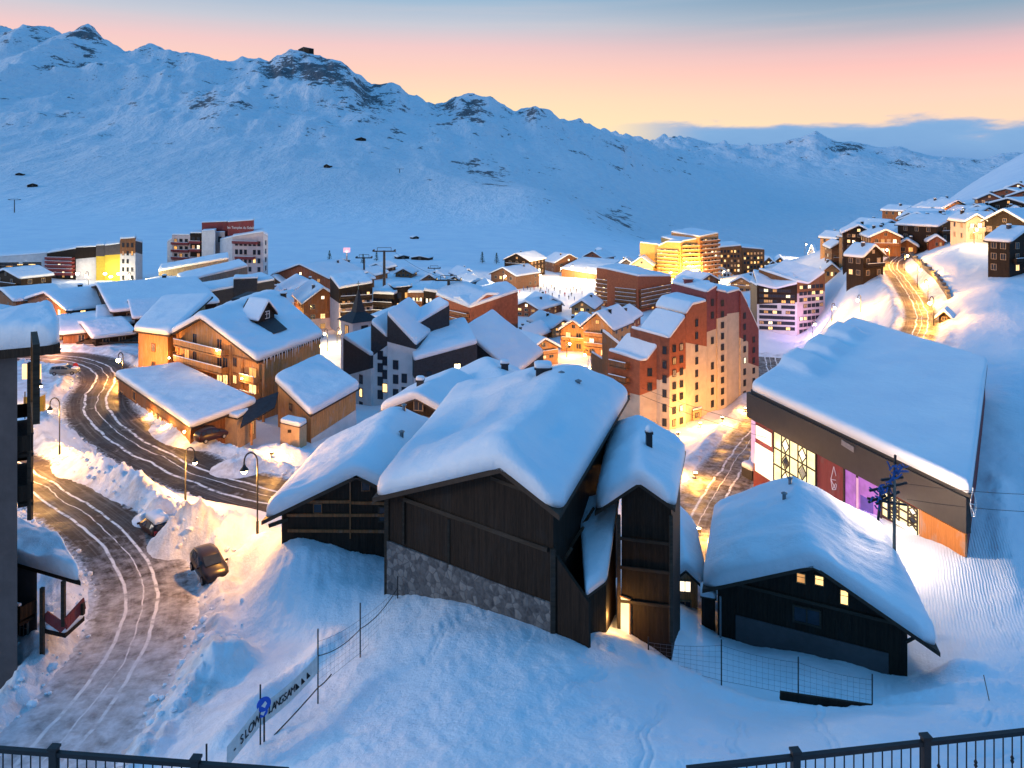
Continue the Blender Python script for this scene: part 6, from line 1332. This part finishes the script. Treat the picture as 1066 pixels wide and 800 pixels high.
for px, py, r_, nm in ((274.5, 733, .30, 'sign_disc'), (273, 741, .22, 'lower_disc')):
    c = V(px, py, 32.55); nrm = Vector((.55, -.83, 0)); mb = MB(); mb.tube([c, c+nrm*.05], r_, 24); mb.build(nm, 'blue_paint', rs); mb = MB(); u = Vector((.83, .55, 0)); mb.prism([c+nrm*.06+u*.05+Vector((0, 0, .14)), c+nrm*.06-u*.12+Vector((0, 0, -.02)), c+nrm*.06+u*.03+Vector((0, 0, -.14)), c+nrm*.06+u*.12+Vector((0, 0, .02))], nrm*.01); mb.build('arrow_mark', 'white_paint', rs)
nf = thing('net_fence', 'dark netting fence on thin posts in front of the wide chalet', 'fence', V(790, 715, 40))
RF = [(675, 692, 663, 41.0), (751, 711, 666, 40.5), (831, 727, 684, 40), (908, 742, 702, 39.5)]
for px, b, t, Y in RF: post(nf, px, b, t, Y, .035)
netting(nf, [V(px, t+6, Y) for px, b, t, Y in RF], [V(px, b-2, Y) for px, b, t, Y in RF])
mb = MB(); mb.beam(V(812, 724, 39.6), V(908, 738, 39.0), .15, .40); mb.build('base_board', 'dark_wood', nf)
stk = thing('marker_pole', 'thin leaning marker stick in the snow at the right edge', 'pole', V(1031, 730, 40)); mb = MB(); mb.tube([V(1031, 735, 40), V(1024, 703, 40.2)], .025, 6); mb.build('shaft', 'grey_wood', stk)
tsn = thing('road_sign', 'small round red road sign beside the road bend', 'sign', onground(79, 394, 90)); q = Vector(tsn['org']); mb = MB(); mb.tube([q, q+Vector((0, 0, 2.2))], .05, 8); mb.build('pole', 'grey_metal', tsn); mb = MB(); mb.tube([q+Vector((0, -.06, 2.2)), q+Vector((0, -.1, 2.2))], .45, 18); mb.build('sign_disc', 'red_paint', tsn)
bus = thing('bus_stop_box', 'glowing yellow box shelter on the snow beside the left edge', 'shelter', onground(36, 428, 80)); q = Vector(bus['org']); mb = MB(); mb.box(q+Vector((0, 0, 1.0)), (2.4, 1.4, 2.4), .3); mb.build('body', 'yellow_paint', bus); mb = MB(); mb.box(q+Vector((-.1, -.72, 1.1)), (1.5, .08, 1.5), .3); mb.build('lit_panel', 'amber_shade', bus); mb = MB(); patch(mb, lambda u, v: q+Vector(((u-.5)*2.6, (v-.5)*1.8, 2.22)), .3, .3, corner=.2); mb.build('snow_cover', 'snow', bus)
blp = thing('lamp_pole', 'slim dark pole beside the grey house', 'pole', V(26, 443, 96)); mb = MB(); q = V(26, 443, 96); mb.tube([Vector((q.x, q.y, H(q.x, q.y)-.3)), V(26, 408, 96)], .07, 8); mb.build('shaft', 'black_metal', blp)
pal = thing('snow_rack', 'low dark timber rack half buried in snow beside the road bend', 'rack', onground(118, 357, 100)); q = Vector(pal['org'])
for i in range(4): mb = MB(); mb.beam(q+Vector((-6, i*2.4-3, .5)), q+Vector((7, i*2.4-2, .5)), .3, .4); mb.build('rail', 'dark_beam', pal)
for i in range(5): mb = MB(); mb.beam(q+Vector((-6+i*3.2, -3.2, .6)), q+Vector((-6+i*3.2, 4.6, .6)), .25, .3); mb.build('crossbar', 'dark_beam', pal)
# stone edging of the lit hill road
edge = [onground(x, y, 110) for x, y in ((949, 268), (957, 275), (966, 283), (974, 290), (980, 298), (985, 305), (988, 312))]
ew = thing('stone_parapet', 'dark stone parapet curving along the outer edge of the lit hill road', 'wall', edge[3]); mb = MB()
for i in range(len(edge)-1): mb.beam(edge[i]+Vector((0, 0, .3)), edge[i+1]+Vector((0, 0, .3)), .7, 1.5)
mb.build('masonry', 'stone', ew)
for i in range(11):
    t = i/11*(len(edge)-1); j = int(t); q = edge[j].lerp(edge[min(j+1, len(edge)-1)], t-j); mb = MB(); mb.box(q+Vector((0, 0, 1.2)), (1.0, 1.0, .6), random.random()); mb.build('coping_block', 'stone', ew)
# ================================================================ terrace and railings
ter = thing('viewing_terrace', 'snowy concrete viewing terrace carrying the black railings', 'terrace', Vector((0, 4, 32.3))); zd = 32.35
mb = MB(); mb.prism([Vector((-12, -4, zd)), Vector((-12, 9.75, zd)), Vector((0, 8.9, zd)), Vector((12, 9.75, zd)), Vector((12, -4, zd))], Vector((0, 0, -16))); mb.build('slab', 'concrete', ter)
mb = MB(); patch(mb, lambda u, v: Vector((lerp(-11.8, 11.8, u), lerp(-3.8, 8.55+.82*abs(lerp(-1, 1, u)), v), zd+.01)), .12, .3, seed=2, step=.6, corner=.2); mb.build('snow_cover', 'snow', ter)
def railing(label, x0, y0, t0, x1, y1, t1, posts, fancy=False):
    """picture points of the two ends of the top bar and their depths"""
    a, b = at(x0, y0, t0), at(x1, y1, t1); root = thing('railing', label, 'railing', ((a+b)/2).xy.to_3d()+Vector((0, 0, zd)), 'railings of the viewing terrace'); d = (b-a).normalized()
    mb = MB(); mb.beam(a, b, .06, .05); mb.build('top_rail', 'black_metal', root); dn = Vector((0, 0, -.95)); mb = MB(); mb.beam(a+dn, b+dn, .05, .04); mb.build('bottom_rail', 'black_metal', root)
    mb = MB(); n_ = int((b-a).length/.118)
    for i in range(n_+1):
        q = a.lerp(b, i/n_); mb.tube([q, q+dn], .0085, 6, caps=False)
        if i % 4 == 2: mb.lathe(q+Vector((0, 0, -.32)), [(.0085, -.05), (.022, -.02), (.012, 0), (.022, .02), (.0085, .05)], 8)
    bars = mb.build('baluster', 'black_metal', root)
    bars['kind'] = 'stuff'
    for px in posts:
        t = 0
        q = min((a.lerp(b, i/400) for i in range(401)), key=lambda w_: abs(CX+FP*w_.x/w_.y-px)); mb = MB(); mb.box(q+Vector((0, 0, -.50)), (.09, .08, 1.10), math.atan2(d.y, d.x)); mb.box(q+Vector((0, 0, .075)), (.115, .10, .03), math.atan2(d.y, d.x)); mb.build('post', 'black_metal', root)
    return root
railing('black iron railing at the bottom left of the view, running down to the right', -230, 763, 9.55, 300, 803, 9.0, (57, 204))
railing('black iron railing at the bottom right of the view, rising to the right', 715, 801, 8.8, 1290, 737, 9.65, (828, 963, 1100))
hp = MB(); c = Vector((5.55, 7.55, zd+.1)); hp.lathe(c, [(1.15, 0), (1.0, .5), (.75, .95), (.42, 1.30), (.15, 1.42), (.01, 1.44)], 20)
tag(hp.build('snow_heap', 'snow', None, c), 'heap of shovelled snow on the terrace behind the right railing', 'snow heap')
# ================================================================ people, trees and small far things
def person_mesh(mat):
    """one continuous skinned figure, standing"""
    v = [(0, 0, .95), (0, 0, 1.15), (0, 0, 1.42), (0, 0, 1.52), (0, 0, 1.66), (.10, 0, .90), (.12, .02, .48), (.12, 0, .04), (.12, -.16, .03), (-.10, 0, .90), (-.14, -.06, .48), (-.14, .04, .04), (-.14, -.12, .03), (.20, 0, 1.40), (.27, .02, 1.12), (.25, -.10, .90), (-.20, 0, 1.40), (-.27, .02, 1.12), (-.25, -.10, .90)]
    e = [(0, 1), (1, 2), (2, 3), (3, 4), (0, 5), (5, 6), (6, 7), (7, 8), (0, 9), (9, 10), (10, 11), (11, 12), (2, 13), (13, 14), (14, 15), (2, 16), (16, 17), (17, 18)]
    r = [.17, .16, .17, .07, .12, .11, .08, .06, .05, .11, .08, .06, .05, .08, .06, .05, .08, .06, .05]
    me = bpy.data.meshes.new('person'); me.from_pydata(v, e, []); o = bpy.data.objects.new('person_source', me); COL.objects.link(o)
    o.modifiers.new('skin', 'SKIN'); sv = me.skin_vertices[0].data
    for i, q in enumerate(r): sv[i].radius = (q, q*.85)
    sv[0].use_root = True; o.modifiers.new('sub', 'SUBSURF').levels = 1
    dg = bpy.context.evaluated_depsgraph_get(); m2 = bpy.data.meshes.new_from_object(o.evaluated_get(dg)); m2.materials.clear(); m2.materials.append(M(mat)); bpy.data.objects.remove(o); return m2
PM = [person_mesh(m) for m in ('cloth_dark', 'cloth_red', 'cloth_blue')]
PL = ['dark clothed', 'red jacketed', 'blue jacketed']
PP = [(549, 302), (552, 304), (556, 302), (560, 300), (563, 303), (566, 299), (569, 302), (571, 305), (574, 300), (577, 303), (580, 301), (583, 306), (586, 302), (590, 303), (594, 304), (597, 302), (600, 305), (604, 303), (588, 309), (575, 309), (592, 312), (598, 313), (534, 304), (537, 305), (541, 306), (582, 311), (606, 307), (568, 307), (562, 306), (545, 303), (522, 322), (527, 328), (524, 334), (529, 336), (595, 309)]
for i, (px, py) in enumerate(PP):
    q = onground(px, py, 180); k = random.choice((0, 0, 0, 1, 2)); o = bpy.data.objects.new('person', PM[k]); COL.objects.link(o); o.location = q; o.rotation_euler = (0, 0, random.uniform(0, 6)); s_ = random.uniform(1.0, 1.15); o.scale = (s_, s_, s_)
    tag(o, PL[k]+' skier standing in the crowd on the ski square', 'person', 'skiers on the ski square')
def pine(label, px, base, y0, h):
    q = onground(px, base, y0); root = thing('pine_tree', label, 'tree', q, 'small dark conifers'); mb = MB(); mb.tube([q-Vector((0, 0, .5)), q+Vector((0, 0, h*.9))], [h*.03, h*.01], 6); mb.build('trunk', 'dark_beam', root)
    mb = MB()
    for i in range(260):
        z = h*(.10+.9*random.random()**1.3); rr = (h*1.02-z)*.30*math.sqrt(random.random())+.05; a = random.uniform(0, 6.28); c = q+Vector((rr*math.cos(a), rr*math.sin(a), z)); l = h*.06
        d = Vector((math.cos(a), math.sin(a), -.5))*l; s_ = Vector((-math.sin(a), math.cos(a), 0))*l*.45; mb.add([c-s_, c+d, c+s_, c+Vector((0, 0, l*.25))], [(0, 1, 3), (1, 2, 3)])
    mb.build('crown', 'leaf_green', root, fix=False)
for lb_, px, b, h in (('small dark conifer left of the lift station', 343, 273, 7), ('small conifer below the long slope', 392, 272, 6), ('dark conifer right of the lift station', 378, 275, 6), ('lone conifer on the flat above the snowy lodges', 502, 274, 7), ('conifer next to the lone one above the snowy lodges', 517, 275, 7), ('conifer before the red lodge', 551, 276, 6)):
    pine(lb_, px, b, 200, h)
def fhut(label, px, base, y0, w, h, ln=8): 
    return chalet(label, px, base, base-h, base-h*.6, w, random.uniform(-40, 40), ln, 'dark_wood', 0, .5, floors=1, cols=1, side=False, balc=0, chim=0, y0=y0, cat='hut', name='hut', group='huts on the far slope', ov=.4)
for a in (('dark hut on the slope at the far left', 34, 195, 500, 9, 4, 14), ('long hut on the slope at the far left', 20, 183, 500, 7, 3, 12), ('hut in the middle of the long slope', 340, 175, 500, 6, 4, 14), ('upper hut above the long slope', 376, 147, 700, 10, 4, 24), ('small hut at mid slope left of the spur', 433, 249, 300, 6, 3, 6), ('hut left of the lift station', 355, 274, 250, 18, 4, 6), ('lift building on the flat', 437, 271, 250, 18, 4, 8), ('second lift building on the flat', 420, 270, 250, 12, 4, 8), ('cable car station on the rocky summit', 316, 54, 1500, 11, 5, 22)): fhut(*a)
ls = thing('floodlit_beacon', 'pink lit beacon tower on the flat beyond the village', 'beacon', onground(361, 277, 250)); q = Vector(ls['org']); mb = MB(); mb.tube([q, q+Vector((0, 0, 8))], [.5, .4], 8); mb.build('mast_tube', 'grey_metal', ls); mb = MB(); mb.box(q+Vector((0, 0, 9)), (3.5, 2.5, 2.5)); mb.build('lamp_box', 'pink_glow', ls); point(ls, q+Vector((0, -2.5, 8)), 900, (1, .7, .75), .6)
# lumps of ploughed snow along the two roads
mb = MB(); random.seed(12); ICO = bmesh.new(); bmesh.ops.create_icosphere(ICO, subdivisions=1, radius=1); iv = [v.co.copy() for v in ICO.verts]; iF = [[v.index for v in q.verts] for q in ICO.faces]; ICO.free()
for nm, cnt in (('main_road', 500), ('lower_road', 520)):
    pp, hw = ROADS[nm]
    for i in range(cnt):
        k = random.randrange(1, len(pp)-1); t = pp[k+1]-pp[k-1]; t.z = 0; t.normalize(); n_ = Vector((t.y, -t.x, 0))*random.choice((-1, 1)); d = hw+random.choice((random.uniform(-.7, .6), random.uniform(.2, 3.0))); q = pp[k]+n_*d
        if q.y < 30: continue
        r_ = random.choice((.06, .09, .12, .18, .26))*random.uniform(.7, 1.25); q.z = H(q.x, q.y)+r_*.3 if d > hw else max(pp[k].z, H(q.x, q.y))+r_*.2
        R_ = Matrix.Rotation(random.uniform(0, 6), 3, 'Z'); sx, sy, sz = random.uniform(.7, 1.4), random.uniform(.7, 1.2), random.uniform(.5, .9)
        mb.add([q+R_ @ Vector((v.x*sx, v.y*sy, v.z*sz))*r_*random.uniform(.85, 1.15) for v in iv], iF, 0)
cl = mb.build('snow_clods', 'snow', None, (0, 0, 0), fix=False); cl['kind'] = 'stuff'; cl['label'] = 'lumps of ploughed snow along the edges of both roads'
clean_props()
